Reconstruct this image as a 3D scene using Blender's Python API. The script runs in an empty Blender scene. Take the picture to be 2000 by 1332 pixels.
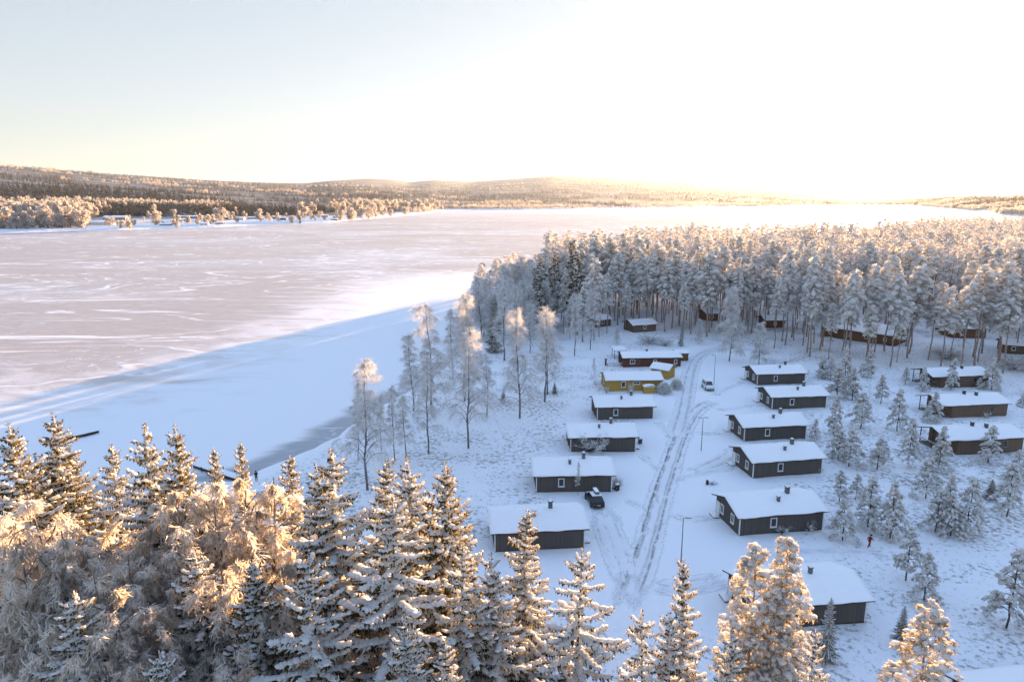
import bpy, bmesh, math, random
import numpy as np
from mathutils import Vector, Matrix, Quaternion

SC = bpy.context.scene
COL = SC.collection
PI = math.pi

# ---------------------------------------------------------------- camera
F_PX = 1333.0                      # focal length in pixels of a 2000 px wide picture
PITCH = math.radians(11.7)
ZC = 45.5
cam_d = bpy.data.cameras.new('camera')
cam_d.sensor_width = 36.0
cam_d.lens = 36.0 * F_PX / 2000.0
cam_d.clip_start = 0.5
cam_d.clip_end = 60000.0
cam = bpy.data.objects.new('camera', cam_d)
COL.objects.link(cam)
cam.location = (0, 0, ZC)
cam.rotation_euler = (PI / 2 - PITCH, 0, 0)
SC.camera = cam

# ---------------------------------------------------------------- sky, sun, exposure
SUN_AZ = math.radians(27.4)        # clockwise from +Y
SUN_EL = math.radians(3.9)
world = bpy.data.worlds.new('World')
SC.world = world
world.use_nodes = True
wn = world.node_tree
wn.nodes.clear()
sky = wn.nodes.new('ShaderNodeTexSky')
sky.sky_type = 'NISHITA'
sky.sun_disc = False
sky.sun_elevation = SUN_EL
sky.sun_rotation = SUN_AZ
sky.altitude = 200
sky.air_density = 1.0
sky.dust_density = 0.6
sky.ozone_density = 1.0
wb = wn.nodes.new('ShaderNodeBackground')
wb.inputs['Strength'].default_value = 0.092
wo = wn.nodes.new('ShaderNodeOutputWorld')
# the camera that took the photograph compressed the range of this very contrasty sky: same here, plus a deeper blue overhead
sg = wn.nodes.new('ShaderNodeGamma'); sg.inputs['Gamma'].default_value = 0.37
hs = wn.nodes.new('ShaderNodeHueSaturation'); hs.inputs['Saturation'].default_value = 0.70
wn.links.new(sky.outputs[0], sg.inputs['Color']); wn.links.new(sg.outputs[0], hs.inputs['Color'])
wtc = wn.nodes.new('ShaderNodeTexCoord'); wsep = wn.nodes.new('ShaderNodeSeparateXYZ')
wn.links.new(wtc.outputs['Generated'], wsep.inputs[0])
wmr = wn.nodes.new('ShaderNodeMapRange'); wmr.interpolation_type = 'SMOOTHSTEP'
wmr.inputs['From Min'].default_value = 0.25; wmr.inputs['From Max'].default_value = 0.75
wn.links.new(wsep.outputs['Z'], wmr.inputs['Value'])
wmx = wn.nodes.new('ShaderNodeMix'); wmx.data_type = 'RGBA'; wmx.blend_type = 'MULTIPLY'
wlo = wn.nodes.new('ShaderNodeMix'); wlo.data_type = 'RGBA'; wlo.blend_type = 'MULTIPLY'; wlo.inputs[0].default_value = 1.0
wlo.inputs[7].default_value = (0.80, 0.865, 0.975, 1.0)
wn.links.new(hs.outputs[0], wlo.inputs[6])
wmx.inputs[7].default_value = (1.06, 1.34, 1.82, 1.0)
wn.links.new(wmr.outputs[0], wmx.inputs[0]); wn.links.new(wlo.outputs[2], wmx.inputs[6])
wn.links.new(wmx.outputs[2], wb.inputs['Color'])
wn.links.new(wb.outputs[0], wo.inputs['Surface'])

sun_dir = Vector((math.sin(SUN_AZ) * math.cos(SUN_EL), math.cos(SUN_AZ) * math.cos(SUN_EL), math.sin(SUN_EL)))
sun_d = bpy.data.lights.new('sun', 'SUN')
sun_d.energy = 5.0
sun_d.angle = math.radians(0.5)
sun_d.color = (1.0, 0.62, 0.33)
sun = bpy.data.objects.new('sun', sun_d)
COL.objects.link(sun)
sun.location = (300, 600, 120)
sun.rotation_euler = sun_dir.to_track_quat('Z', 'Y').to_euler()

SC.view_settings.view_transform = 'Standard'
SC.view_settings.look = 'None'
SC.view_settings.exposure = 2.80
SC.view_settings.gamma = 1.0
SC.cycles.use_denoising = True
SC.cycles.max_bounces = 8
SC.cycles.diffuse_bounces = 3
SC.cycles.glossy_bounces = 2
SC.cycles.transmission_bounces = 4
SC.cycles.transparent_max_bounces = 8
SC.cycles.volume_bounces = 0
SC.cycles.sample_clamp_indirect = 10

# ---------------------------------------------------------------- geometry of the view, in plain numbers
def ray_t(px, py, z):
    v = (py - 666.0) / F_PX
    return (ZC - z) / (math.sin(PITCH) + v * math.cos(PITCH))

def at(px, py, z=1.5):
    """world x, y of the point at height z seen at (px, py) of the 2000 px photograph"""
    t = ray_t(px, py, z)
    v = (py - 666.0) / F_PX
    return t * (px - 1000.0) / F_PX, t * (math.cos(PITCH) - v * math.sin(PITCH))

def py_of(y, z):
    dz = z - ZC
    f = y * math.cos(PITCH) - dz * math.sin(PITCH)
    u = -dz * math.cos(PITCH) - y * math.sin(PITCH)
    return 666.0 + F_PX * u / f

def height_from(px, pyb, pyt, z=1.5):
    x, y = at(px, pyb, z)
    v = (pyt - 666.0) / F_PX
    t = y / (math.cos(PITCH) - v * math.sin(PITCH))
    return ZC - t * (math.sin(PITCH) + v * math.cos(PITCH)) - z

# ---------------------------------------------------------------- noise
_rs = np.random.default_rng(7)
_lat = _rs.random((257, 257))
def vnoise(x, y):
    x = np.asarray(x, float); y = np.asarray(y, float)
    xi = np.floor(x).astype(int); yi = np.floor(y).astype(int)
    fx = x - xi; fy = y - yi
    fx = fx * fx * (3 - 2 * fx); fy = fy * fy * (3 - 2 * fy)
    a = _lat[xi % 256, yi % 256]; b = _lat[(xi + 1) % 256, yi % 256]
    c = _lat[xi % 256, (yi + 1) % 256]; d = _lat[(xi + 1) % 256, (yi + 1) % 256]
    return (a * (1 - fx) + b * fx) * (1 - fy) + (c * (1 - fx) + d * fx) * fy
def fbm(x, y, o=4):
    s = 0; a = 1; n = 0
    for i in range(o):
        s = s + a * vnoise(x * 2 ** i + 13.7 * i, y * 2 ** i + 5.1 * i); n += a; a *= .5
    return s / n
def sstep(a, b, x):
    t = np.clip((x - a) / (b - a), 0, 1)
    return t * t * (3 - 2 * t)

# ---------------------------------------------------------------- mesh building
_ph = (1 + 5 ** .5) / 2
ICO_V = np.array([(-1, _ph, 0), (1, _ph, 0), (-1, -_ph, 0), (1, -_ph, 0), (0, -1, _ph), (0, 1, _ph), (0, -1, -_ph), (0, 1, -_ph), (_ph, 0, -1), (_ph, 0, 1), (-_ph, 0, -1), (-_ph, 0, 1)]) / math.sqrt(1 + _ph * _ph)
ICO_F = np.array([(0, 11, 5), (0, 5, 1), (0, 1, 7), (0, 7, 10), (0, 10, 11), (1, 5, 9), (5, 11, 4), (11, 10, 2), (10, 7, 6), (7, 1, 8), (3, 9, 4), (3, 4, 2), (3, 2, 6), (3, 6, 8), (3, 8, 9), (4, 9, 5), (2, 4, 11), (6, 2, 10), (8, 6, 7), (9, 8, 1)])
OCT_V = np.array([(1, 0, 0), (-1, 0, 0), (0, 1, 0), (0, -1, 0), (0, 0, 1), (0, 0, -1)], float)
OCT_F = np.array([(0, 2, 4), (2, 1, 4), (1, 3, 4), (3, 0, 4), (2, 0, 5), (1, 2, 5), (3, 1, 5), (0, 3, 5)])

def nrm(a):
    return a / np.maximum(np.linalg.norm(a, axis=-1, keepdims=True), 1e-9)

class MB:
    """collects boxes, tubes, cards and lumps and links them as ONE mesh object"""
    def __init__(s):
        s.v = []; s.n = 0; s.f = []                      # f: (array k x m, material index)
    def raw(s, V, F, m=0):
        V = np.asarray(V, float).reshape(-1, 3); F = np.asarray(F, int)
        s.v.append(V); s.f.append((F + s.n, m)); s.n += len(V)
    def box(s, x0, x1, y0, y1, z0, z1, m=0):
        V = [(x0, y0, z0), (x1, y0, z0), (x1, y1, z0), (x0, y1, z0), (x0, y0, z1), (x1, y0, z1), (x1, y1, z1), (x0, y1, z1)]
        s.raw(V, [(0, 3, 2, 1), (4, 5, 6, 7), (0, 1, 5, 4), (1, 2, 6, 5), (2, 3, 7, 6), (3, 0, 4, 7)], m)
    def prism(s, poly, axis, a, b, m=0):
        """polygon of 2-D points extruded along axis from a to b"""
        n = len(poly); V = []
        for e in (a, b):
            for p in poly:
                V.append((e, p[0], p[1]) if axis == 'x' else (p[0], e, p[1]) if axis == 'y' else (p[0], p[1], e))
        s.raw(V, [(i, (i + 1) % n, n + (i + 1) % n, n + i) for i in range(n)], m)
        s.raw(V[:n], [tuple(range(n))[::-1]], m); s.raw(V[n:], [tuple(range(n))], m)
    def tube(s, P, R, k=6, m=0, cap=True):
        P = np.asarray(P, float); R = np.broadcast_to(np.asarray(R, float), (len(P),))
        T = nrm(np.gradient(P, axis=0))
        ref = np.array([0, 0, 1.]) if abs(T[0][2]) < .9 else np.array([1., 0, 0])
        A = nrm(np.cross(T, ref)); B = np.cross(T, A)
        an = np.arange(k) * 2 * PI / k
        V = P[:, None] + R[:, None, None] * (A[:, None] * np.cos(an)[None, :, None] + B[:, None] * np.sin(an)[None, :, None])
        i = np.arange(len(P) - 1)[:, None] * k; j = np.arange(k)[None]
        Q = np.stack([i + j, i + (j + 1) % k, i + k + (j + 1) % k, i + k + j], -1).reshape(-1, 4)
        s.raw(V, Q, m)
        if cap:
            s.raw(V[0], [tuple(range(k))[::-1]], m); s.raw(V[-1], [tuple(range(k))], m)
    def cards(s, P, D, L, W, rng, m=0):
        """diamond leaf cards"""
        n = len(P)
        if not n: return
        D = nrm(np.asarray(D)); L = np.broadcast_to(L, (n,))[:, None]; W = np.broadcast_to(W, (n,))[:, None]
        S = nrm(np.cross(D, rng.normal(size=(n, 3)))) * W * .5
        M = P + D * L * .42
        V = np.stack([P, M + S, P + D * L, M - S], 1)
        s.raw(V, np.arange(n * 4).reshape(n, 4), m)
    def spikes(s, P, D, L, W, rng, m=0):
        n = len(P)
        if not n: return
        D = nrm(np.asarray(D)); L = np.broadcast_to(L, (n,))[:, None]; W = np.broadcast_to(W, (n,))[:, None]
        S = nrm(np.cross(D, rng.normal(size=(n, 3)))) * W * .5
        V = np.stack([P - S, P + S, P + D * L], 1)
        s.raw(V, np.arange(n * 3).reshape(n, 3), m)
    def lumps(s, C, A, B, U, rng, jit=.25, m=0, fine=True):
        """jittered blobs with three scaled axes each"""
        n = len(C)
        if not n: return
        bv, bf = (ICO_V, ICO_F) if fine else (OCT_V, OCT_F)
        k = len(bv)
        j = 1 + rng.uniform(-jit, jit, (n, k, 1))
        V = C[:, None] + j * (bv[None, :, 0:1] * A[:, None] + bv[None, :, 1:2] * B[:, None] + bv[None, :, 2:3] * U[:, None])
        F = (bf[None] + (np.arange(n) * k)[:, None, None]).reshape(-1, 3)
        s.raw(V.reshape(-1, 3), F, m)
    def mesh(s, name, mats, smooth=False):
        me = bpy.data.meshes.new(name)
        if s.n:
            V = np.concatenate(s.v)
            me.vertices.add(len(V)); me.vertices.foreach_set('co', V.ravel())
            idx = np.concatenate([f.ravel() for f, _ in s.f])
            tot = np.concatenate([np.full(len(f), f.shape[1]) for f, _ in s.f])
            mi = np.concatenate([np.full(len(f), m) for f, m in s.f])
            st = np.concatenate([[0], np.cumsum(tot)[:-1]])
            me.loops.add(len(idx)); me.loops.foreach_set('vertex_index', idx.astype(np.int32))
            me.polygons.add(len(tot)); me.polygons.foreach_set('loop_start', st.astype(np.int32))
            me.polygons.foreach_set('loop_total', tot.astype(np.int32))
            me.polygons.foreach_set('material_index', mi.astype(np.int32))
            me.polygons.foreach_set('use_smooth', np.full(len(tot), bool(smooth)))
        for m in (mats if isinstance(mats, (list, tuple)) else [mats]):
            me.materials.append(m)
        me.update(calc_edges=True)
        return me
    def build(s, name, mats, parent=None, smooth=False):
        return link(name, s.mesh(name, mats, smooth), parent)

def link(name, me, parent=None):
    o = bpy.data.objects.new(name, me); COL.objects.link(o)
    if parent: o.parent = parent
    return o
def tag(o, label, cat, group=None):
    o['label'] = label; o['category'] = cat
    if group: o['group'] = group
    return o
def thing(name, label, cat, loc=(0, 0, 0), rz=0.0, group=None):
    o = bpy.data.objects.new(name, None); COL.objects.link(o)
    o.location = loc; o.rotation_euler = (0, 0, rz); o.empty_display_size = .5
    return tag(o, label, cat, group)
def structure(o):
    o['kind'] = 'structure'; return o
def copy_tree(src, label=None, group=None, loc=None, rz=None, scale=None):
    r = src.copy(); COL.objects.link(r)
    if label: r['label'] = label
    if group: r['group'] = group
    if loc is not None: r.location = loc
    if rz is not None: r.rotation_euler = (0, 0, rz)
    if scale is not None: r.scale = scale if hasattr(scale, '__len__') else (scale,) * 3
    for ch in list(src.children):
        c = ch.copy(); COL.objects.link(c); c.parent = r
        for g in list(ch.children):
            d = g.copy(); COL.objects.link(d); d.parent = c
    return r

# ---------------------------------------------------------------- materials
def new_mat(name):
    m = bpy.data.materials.new(name); m.use_nodes = True
    nt = m.node_tree; nt.nodes.clear()
    out = nt.nodes.new('ShaderNodeOutputMaterial')
    return m, nt, out
def N(nt, t, **kw):
    n = nt.nodes.new(t)
    for k, v in kw.items():
        if k.startswith('_'): setattr(n, k[1:], v)
        else: n.inputs[k.replace('__', ' ')].default_value = v
    return n
def noise(nt, scale, detail=4, rough=.55, vec=None, dist=0.0):
    n = N(nt, 'ShaderNodeTexNoise', Scale=scale, Detail=detail, Roughness=rough, Distortion=dist)
    if vec: nt.links.new(vec, n.inputs['Vector'])
    return n.outputs['Fac']
def ramp(nt, fac, a, b, lo=0.0, hi=1.0):
    n = N(nt, 'ShaderNodeMapRange', _interpolation_type='SMOOTHSTEP')
    n.inputs['From Min'].default_value = a; n.inputs['From Max'].default_value = b
    n.inputs['To Min'].default_value = lo; n.inputs['To Max'].default_value = hi
    nt.links.new(fac, n.inputs['Value'])
    return n.outputs['Result']
def mixc(nt, fac, a, b):
    n = N(nt, 'ShaderNodeMix', _data_type='RGBA')
    for sock, v in ((n.inputs[0], fac), (n.inputs[6], a), (n.inputs[7], b)):
        if isinstance(v, (tuple, list)): sock.default_value = (*v, 1.0)
        elif isinstance(v, (int, float)): sock.default_value = v
        else: nt.links.new(v, sock)
    return n.outputs[2]
def mth(nt, op, a, b=0.0, c=0.0):
    n = N(nt, 'ShaderNodeMath', _operation=op)
    for i, v in enumerate((a, b, c)):
        if isinstance(v, (int, float)): n.inputs[i].default_value = v
        else: nt.links.new(v, n.inputs[i])
    return n.outputs[0]
def setin(nt, sock, v):
    if isinstance(v, (tuple, list)): sock.default_value = (*v, 1.0) if len(v) == 3 else v
    elif isinstance(v, (int, float)): sock.default_value = v
    else: nt.links.new(v, sock)
def principled(nt, out, col, rough=.8, spec=.3, bump=None, bstr=.3, bdist=.05, metal=0.0):
    p = N(nt, 'ShaderNodeBsdfPrincipled')
    setin(nt, p.inputs['Base Color'], col); setin(nt, p.inputs['Roughness'], rough)
    setin(nt, p.inputs['Specular IOR Level'], spec); setin(nt, p.inputs['Metallic'], metal)
    if bump is not None:
        b = N(nt, 'ShaderNodeBump', Strength=bstr, Distance=bdist)
        nt.links.new(bump, b.inputs['Height']); nt.links.new(b.outputs[0], p.inputs['Normal'])
    nt.links.new(p.outputs[0], out.inputs['Surface'])
    return p
def geo_pos(nt):
    return N(nt, 'ShaderNodeNewGeometry').outputs['Position']
def obj_co(nt):
    return N(nt, 'ShaderNodeTexCoord').outputs['Object']

def plain(name, col, rough=.7, var=.25, nscale=3.0, spec=.3, metal=0.0):
    m, nt, out = new_mat(name)
    f = noise(nt, nscale, 4, vec=obj_co(nt))
    a = tuple(c * (1 - var) for c in col); b = tuple(min(1, c * (1 + var)) for c in col)
    principled(nt, out, mixc(nt, ramp(nt, f, .3, .7), a, b), rough, spec, metal=metal)
    return m
def leafy(name, c1, c2, c3, lo, hi, scale, trans, tcol):
    """diffuse + translucent thin foliage; c1..c2 vary by noise, c3 is the rime on top"""
    m, nt, out = new_mat(name)
    co = obj_co(nt)
    base = mixc(nt, ramp(nt, noise(nt, scale * .35, 2, vec=co), .3, .7), c1, c2)
    col = mixc(nt, ramp(nt, noise(nt, scale, 3, .7, vec=co), lo, hi), base, c3)
    d = N(nt, 'ShaderNodeBsdfDiffuse'); nt.links.new(col, d.inputs['Color'])
    t = N(nt, 'ShaderNodeBsdfTranslucent')
    setin(nt, t.inputs['Color'], tcol if tcol else col)
    mx = N(nt, 'ShaderNodeMixShader', Fac=trans)
    nt.links.new(d.outputs[0], mx.inputs[1]); nt.links.new(t.outputs[0], mx.inputs[2])
    nt.links.new(mx.outputs[0], out.inputs['Surface'])
    return m

M = {}
M['snow_load'] = leafy('snow_load', (.84, .85, .86), (.91, .91, .91), (.80, .81, .82), .55, .75, 6.0, .50, (.92, .89, .84))
M['spruce_needles'] = leafy('spruce_needles', (.022, .027, .018), (.045, .045, .027), (.32, .32, .32), .63, .76, 2.2, .30, (.27, .20, .07))
M['pine_needles'] = leafy('pine_needles', (.050, .064, .052), (.085, .095, .078), (.70, .71, .71), .38, .58, 1.6, .30, (.34, .32, .26))
M['rimed_pine_needles'] = leafy('rimed_pine_needles', (.16, .15, .11), (.24, .21, .15), (.66, .66, .66), .40, .60, 1.6, .42, (.60, .45, .24))
M['rime_twigs'] = leafy('rime_twigs', (.30, .30, .30), (.44, .43, .43), (.82, .83, .84), .32, .54, 1.2, .26, (.66, .62, .57))
M['rime_twigs_dense'] = leafy('rime_twigs_dense', (.25, .22, .195), (.40, .365, .33), (.85, .84, .83), .39, .58, 1.1, .50, (.90, .78, .62))
M['bark_spruce'] = plain('bark_spruce', (.075, .055, .042), .9, .35, 5)
M['bark_pine'] = plain('bark_pine', (.30, .235, .20), .9, .30, 2)
M['forest_needles'] = leafy('forest_needles', (.085, .082, .068), (.15, .13, .105), (.72, .72, .72), .32, .54, 1.2, .48, (.66, .52, .36))
M['bark_birch'] = plain('bark_birch', (.17, .16, .16), .85, .6, 2.5)
M['bark_dark'] = plain('bark_dark', (.085, .07, .065), .9, .4, 3)

def snow_mat(name, col=(.84, .86, .89), bs=.35, scale=1.2):
    m, nt, out = new_mat(name)
    co = geo_pos(nt)
    principled(nt, out, col, .65, .25, noise(nt, scale, 6, .6, co), bs, .25)
    return m
M['snow'] = snow_mat('snow')
M['roof_snow'] = snow_mat('roof_snow', (.86, .88, .90), .15, 2.5)

def ground_mat():
    m, nt, out = new_mat('snowy_ground')
    co = geo_pos(nt)
    at_ = N(nt, 'ShaderNodeAttribute', _attribute_name='veg').outputs['Fac']
    fine = noise(nt, 1.5, 6, .68, co)
    big = noise(nt, .11, 3, .55, co)
    amt = mth(nt, 'MULTIPLY', at_, ramp(nt, big, .30, .62, .35, 1.0))
    thr = mth(nt, 'SUBTRACT', .72, mth(nt, 'MULTIPLY', amt, .30))
    k = ramp(nt, mth(nt, 'SUBTRACT', fine, thr), -.03, .13)
    k2 = mth(nt, 'MULTIPLY', k, .78)
    grass = mixc(nt, noise(nt, .6, 2, vec=co), (.17, .15, .12), (.26, .25, .24))
    col = mixc(nt, k2, (.84, .86, .89), grass)
    h = mth(nt, 'ADD', mth(nt, 'MULTIPLY', noise(nt, .9, 6, .62, co), mth(nt, 'ADD', at_, .35)), 0)
    principled(nt, out, col, .7, .2, h, .6, .35)
    return m
M['ground'] = ground_mat()

# ---------------------------------------------------------------- lake: one sheet of ice and wind-blown snow reaching the horizon
def ice_mat():
    m, nt, out = new_mat('lake_ice')
    co = geo_pos(nt)
    d = N(nt, 'ShaderNodeAttribute', _attribute_name='shore').outputs['Fac']       # metres from the near shore / 100
    sep = N(nt, 'ShaderNodeSeparateXYZ'); nt.links.new(co, sep.inputs[0])
    def stretched(sx, sy, rot):
        mp = N(nt, 'ShaderNodeMapping'); mp.inputs['Scale'].default_value = (sx, sy, 1); mp.inputs['Rotation'].default_value = (0, 0, rot)
        nt.links.new(co, mp.inputs['Vector']); return mp.outputs[0]
    big = noise(nt, 1.0, 4, .55, stretched(.004, .007, .35), .8)
    med = noise(nt, 1.0, 6, .62, stretched(.026, .055, .25), 2.0)
    fin = noise(nt, 1.0, 6, .6, stretched(.13, .24, .2), 1.4)
    ridge = mth(nt, 'ABSOLUTE', mth(nt, 'SUBTRACT', noise(nt, 1.0, 3, .5, stretched(.0065, .015, .3), 2.0), .5))
    ridge2 = mth(nt, 'ABSOLUTE', mth(nt, 'SUBTRACT', noise(nt, 1.0, 4, .55, stretched(.020, .040, .22), 2.6), .5))
    wisps2 = mth(nt, 'MULTIPLY', ramp(nt, ridge2, .024, .0), ramp(nt, fin, .40, .58))
    wisps = ramp(nt, ridge, .020, .002)                       # long thin drifts
    wisps = mth(nt, 'MULTIPLY', wisps, ramp(nt, med, .36, .52))
    wisps = mth(nt, 'MAXIMUM', wisps, mth(nt, 'MULTIPLY', wisps2, ramp(nt, big, .38, .56)))
    drift = ramp(nt, mth(nt, 'ADD', mth(nt, 'MULTIPLY', med, .55), mth(nt, 'MULTIPLY', big, .55)), .585, .70, 0, .8)
    speck = ramp(nt, fin, .58, .72, 0, .55)
    speck = mth(nt, 'MULTIPLY', speck, ramp(nt, big, .40, .60))
    near = ramp(nt, mth(nt, 'ADD', d, mth(nt, 'MULTIPLY', mth(nt, 'SUBTRACT', med, .5), 1.1)), 1.0, .40)   # snow cover by the near shore
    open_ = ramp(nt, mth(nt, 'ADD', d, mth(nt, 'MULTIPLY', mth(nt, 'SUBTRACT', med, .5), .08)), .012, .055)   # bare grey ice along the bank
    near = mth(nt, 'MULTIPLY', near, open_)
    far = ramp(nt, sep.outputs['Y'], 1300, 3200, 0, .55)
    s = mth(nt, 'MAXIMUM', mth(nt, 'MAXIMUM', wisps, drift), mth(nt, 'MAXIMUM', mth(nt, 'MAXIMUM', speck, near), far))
    ice = mixc(nt, ramp(nt, fin, .3, .7), (.43, .37, .345), (.52, .455, .43))
    ice = mixc(nt, ramp(nt, big, .44, .60, 0, .75), ice, (.50, .50, .53))
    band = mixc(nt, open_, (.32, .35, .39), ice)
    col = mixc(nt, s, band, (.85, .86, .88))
    p = principled(nt, out, col, .5, .35, mth(nt, 'ADD', s, mth(nt, 'MULTIPLY', fin, .5)), .25, .2)
    setin(nt, p.inputs['Roughness'], mixc(nt, s, (.38, .38, .38), (.62, .62, .62)))
    return m
M['ice'] = ice_mat()

SHORE = np.array([(-900, -150), (-300, 60), (-140, 84), (-90, 98), (-60, 102), (-46, 108), (-39, 122), (-34, 140), (-28, 157), (-21, 176), (-18, 200), (-17, 240), (-18, 300), (-20, 352), (-10, 374), (15, 388), (40, 412), (90, 482), (150, 582), (220, 690), (320, 790), (470, 860), (700, 960), (980, 1150), (1500, 1500), (1500, -150)], float)
def seg_dist(x, y, poly, closed=False):
    d = np.full(np.shape(x), 1e9)
    n = len(poly)
    for i in range(n if closed else n - 1):
        a = poly[i]; b = poly[(i + 1) % n]; ab = b - a
        t = np.clip(((x - a[0]) * ab[0] + (y - a[1]) * ab[1]) / (ab @ ab), 0, 1)
        d = np.minimum(d, np.hypot(x - a[0] - t * ab[0], y - a[1] - t * ab[1]))
    return d
def inside(x, y, poly):
    r = np.zeros(np.shape(x), bool)
    for i in range(len(poly)):
        a = poly[i]; b = poly[i - 1]
        c = (a[1] > y) != (b[1] > y)
        with np.errstate(divide='ignore', invalid='ignore'):
            r ^= c & (x < (b[0] - a[0]) * (y - a[1]) / (b[1] - a[1] + 1e-12) + a[0])
    return r
def shore_sd(x, y):
    d = seg_dist(x, y, SHORE[:-1])
    return np.where(inside(x, y, SHORE), d, -d)

def axis_steps(parts):
    r = []
    for a, b, st in parts:
        r.append(np.arange(a, b, st))
    r.append([parts[-1][1]])
    return np.concatenate(r)
def grid_mesh(name, X, Y, Z, mat, attrs=None, smooth=True, keep=None):
    ny, nx = X.shape
    i = np.arange(nx * ny).reshape(ny, nx)
    Q = np.stack([i[:-1, :-1], i[:-1, 1:], i[1:, 1:], i[1:, :-1]], -1).reshape(-1, 4)
    if keep is not None: Q = Q[keep[:-1, :-1].ravel() | keep[1:, 1:].ravel()]
    b = MB(); b.raw(np.stack([X, Y, Z], -1), Q)
    me = b.mesh(name, mat, smooth)
    for k, a in (attrs or {}).items():
        la = me.attributes.new(k, 'FLOAT', 'POINT'); la.data.foreach_set('value', np.ascontiguousarray(a.ravel(), dtype=np.float32))
    return me

lx = axis_steps([(-14000, -2000, 600), (-2000, -400, 50), (-400, 100, 4), (100, 700, 20), (700, 3000, 150), (3000, 16000, 800)])
ly = axis_steps([(-2500, 0, 150), (0, 60, 10), (60, 420, 4), (420, 1200, 25), (1200, 4000, 150), (4000, 26000, 1200)])
LX, LY = np.meshgrid(lx, ly)
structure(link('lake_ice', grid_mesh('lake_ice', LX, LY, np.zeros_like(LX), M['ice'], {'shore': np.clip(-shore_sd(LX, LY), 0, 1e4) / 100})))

# ---------------------------------------------------------------- near land
def gz(x, y):
    x = np.asarray(x, float); y = np.asarray(y, float)
    sd = shore_sd(x, y) + (fbm(x * .09, y * .09, 3) - .5) * 5
    b = sstep(-1.0, 9.0, sd)
    rough = (fbm(x * .28, y * .28, 3) - .5) * .32 + (fbm(x * .045 + 9, y * .045, 2) - .5) * .5
    return -.5 + 2.0 * b + rough * sstep(4, 16, sd) * yard_free(x, y)
YARD = np.array([at(*p) for p in [(1200, 1180), (1000, 1090), (1150, 1075), (1210, 960), (1255, 885), (1290, 820), (1330, 700), (1370, 680), (1440, 690), (1450, 740), (1420, 800), (1425, 930), (1395, 1050), (1400, 1180)]])
def yard_free(x, y):
    d = seg_dist(x, y, YARD, True)
    return np.where(inside(x, y, YARD), 0.15, .15 + .85 * sstep(0, 9, d))
def gzf(x, y): return float(gz(np.array([x]), np.array([y]))[0])

gx = axis_steps([(-900, -200, 25), (-200, -64, 4), (-64, 130, .9), (130, 320, 4), (320, 1500, 40)])
gy = axis_steps([(-150, 30, 6), (30, 200, .9), (200, 270, 2), (270, 460, 6), (460, 1500, 30)])
GX, GY = np.meshgrid(gx, gy)
SD = shore_sd(GX, GY)
veg = sstep(3, 9, SD) * np.clip(yard_free(GX, GY) * 1.15 - .15, 0, 1) * (.45 + .75 * fbm(GX * .03, GY * .03, 3))
structure(link('ground', grid_mesh('ground', GX, GY, gz(GX, GY), M['ground'], {'veg': veg}, keep=SD > -14)))

# ---------------------------------------------------------------- road and tyre tracks
def smooth_path(P, step):
    P = np.asarray(P, float)
    for _ in range(3):
        Q = [P[0]]
        for a, b in zip(P[:-1], P[1:]): Q += [a * .75 + b * .25, a * .25 + b * .75]
        P = np.array(Q + [P[-1]])
    d = np.concatenate([[0], np.cumsum(np.linalg.norm(np.diff(P, axis=0), axis=1))])
    t = np.arange(0, d[-1], step)
    return np.stack([np.interp(t, d, P[:, 0]), np.interp(t, d, P[:, 1])], 1), t
def road_mat(name, ruts, dark, brk, wid=.2, packed=.0):
    m, nt, out = new_mat(name)
    co = geo_pos(nt)
    u = N(nt, 'ShaderNodeAttribute', _attribute_name='across').outputs['Fac']
    v = N(nt, 'ShaderNodeAttribute', _attribute_name='along').outputs['Fac']
    fade = N(nt, 'ShaderNodeAttribute', _attribute_name='fade').outputs['Fac']
    mp = N(nt, 'ShaderNodeCombineXYZ'); nt.links.new(u, mp.inputs[0])
    nt.links.new(mth(nt, 'MULTIPLY', v, .35), mp.inputs[1])
    wob = mth(nt, 'MULTIPLY', mth(nt, 'SUBTRACT', noise(nt, .5, 2, vec=mp.outputs[0]), .5), .5)
    uu = mth(nt, 'ADD', u, wob)
    tot = None
    for c, s in ruts:
        k = ramp(nt, mth(nt, 'ABSOLUTE', mth(nt, 'SUBTRACT', uu, c)), wid * 1.6, wid * .35, 0, s)
        tot = k if tot is None else mth(nt, 'MAXIMUM', tot, k)
    br = ramp(nt, noise(nt, 1.1, 5, .65, mp.outputs[0]), brk, brk + .22)
    f2 = ramp(nt, noise(nt, 3.0, 5, .7, co), .35, .62, .5, 1)
    k = mth(nt, 'MULTIPLY', mth(nt, 'MULTIPLY', tot, br), mth(nt, 'MULTIPLY', f2, fade))
    lane = mth(nt, 'MULTIPLY', ramp(nt, mth(nt, 'ABSOLUTE', uu), 2.4, 1.2, 0, packed), mth(nt, 'MULTIPLY', fade, ramp(nt, noise(nt, .8, 5, .7, mp.outputs[0]), .35, .6, .3, 1)))
    col = mixc(nt, k, mixc(nt, lane, (.84, .86, .89), (.50, .51, .54)), dark)
    p = principled(nt, out, col, .65, .25, mth(nt, 'SUBTRACT', noise(nt, 1.5, 5, .6, co), mth(nt, 'MULTIPLY', tot, .7)), .5, .12)
    setin(nt, p.inputs['Alpha'], ramp(nt, mth(nt, 'MAXIMUM', k, lane), .0, .10))
    return m
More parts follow.
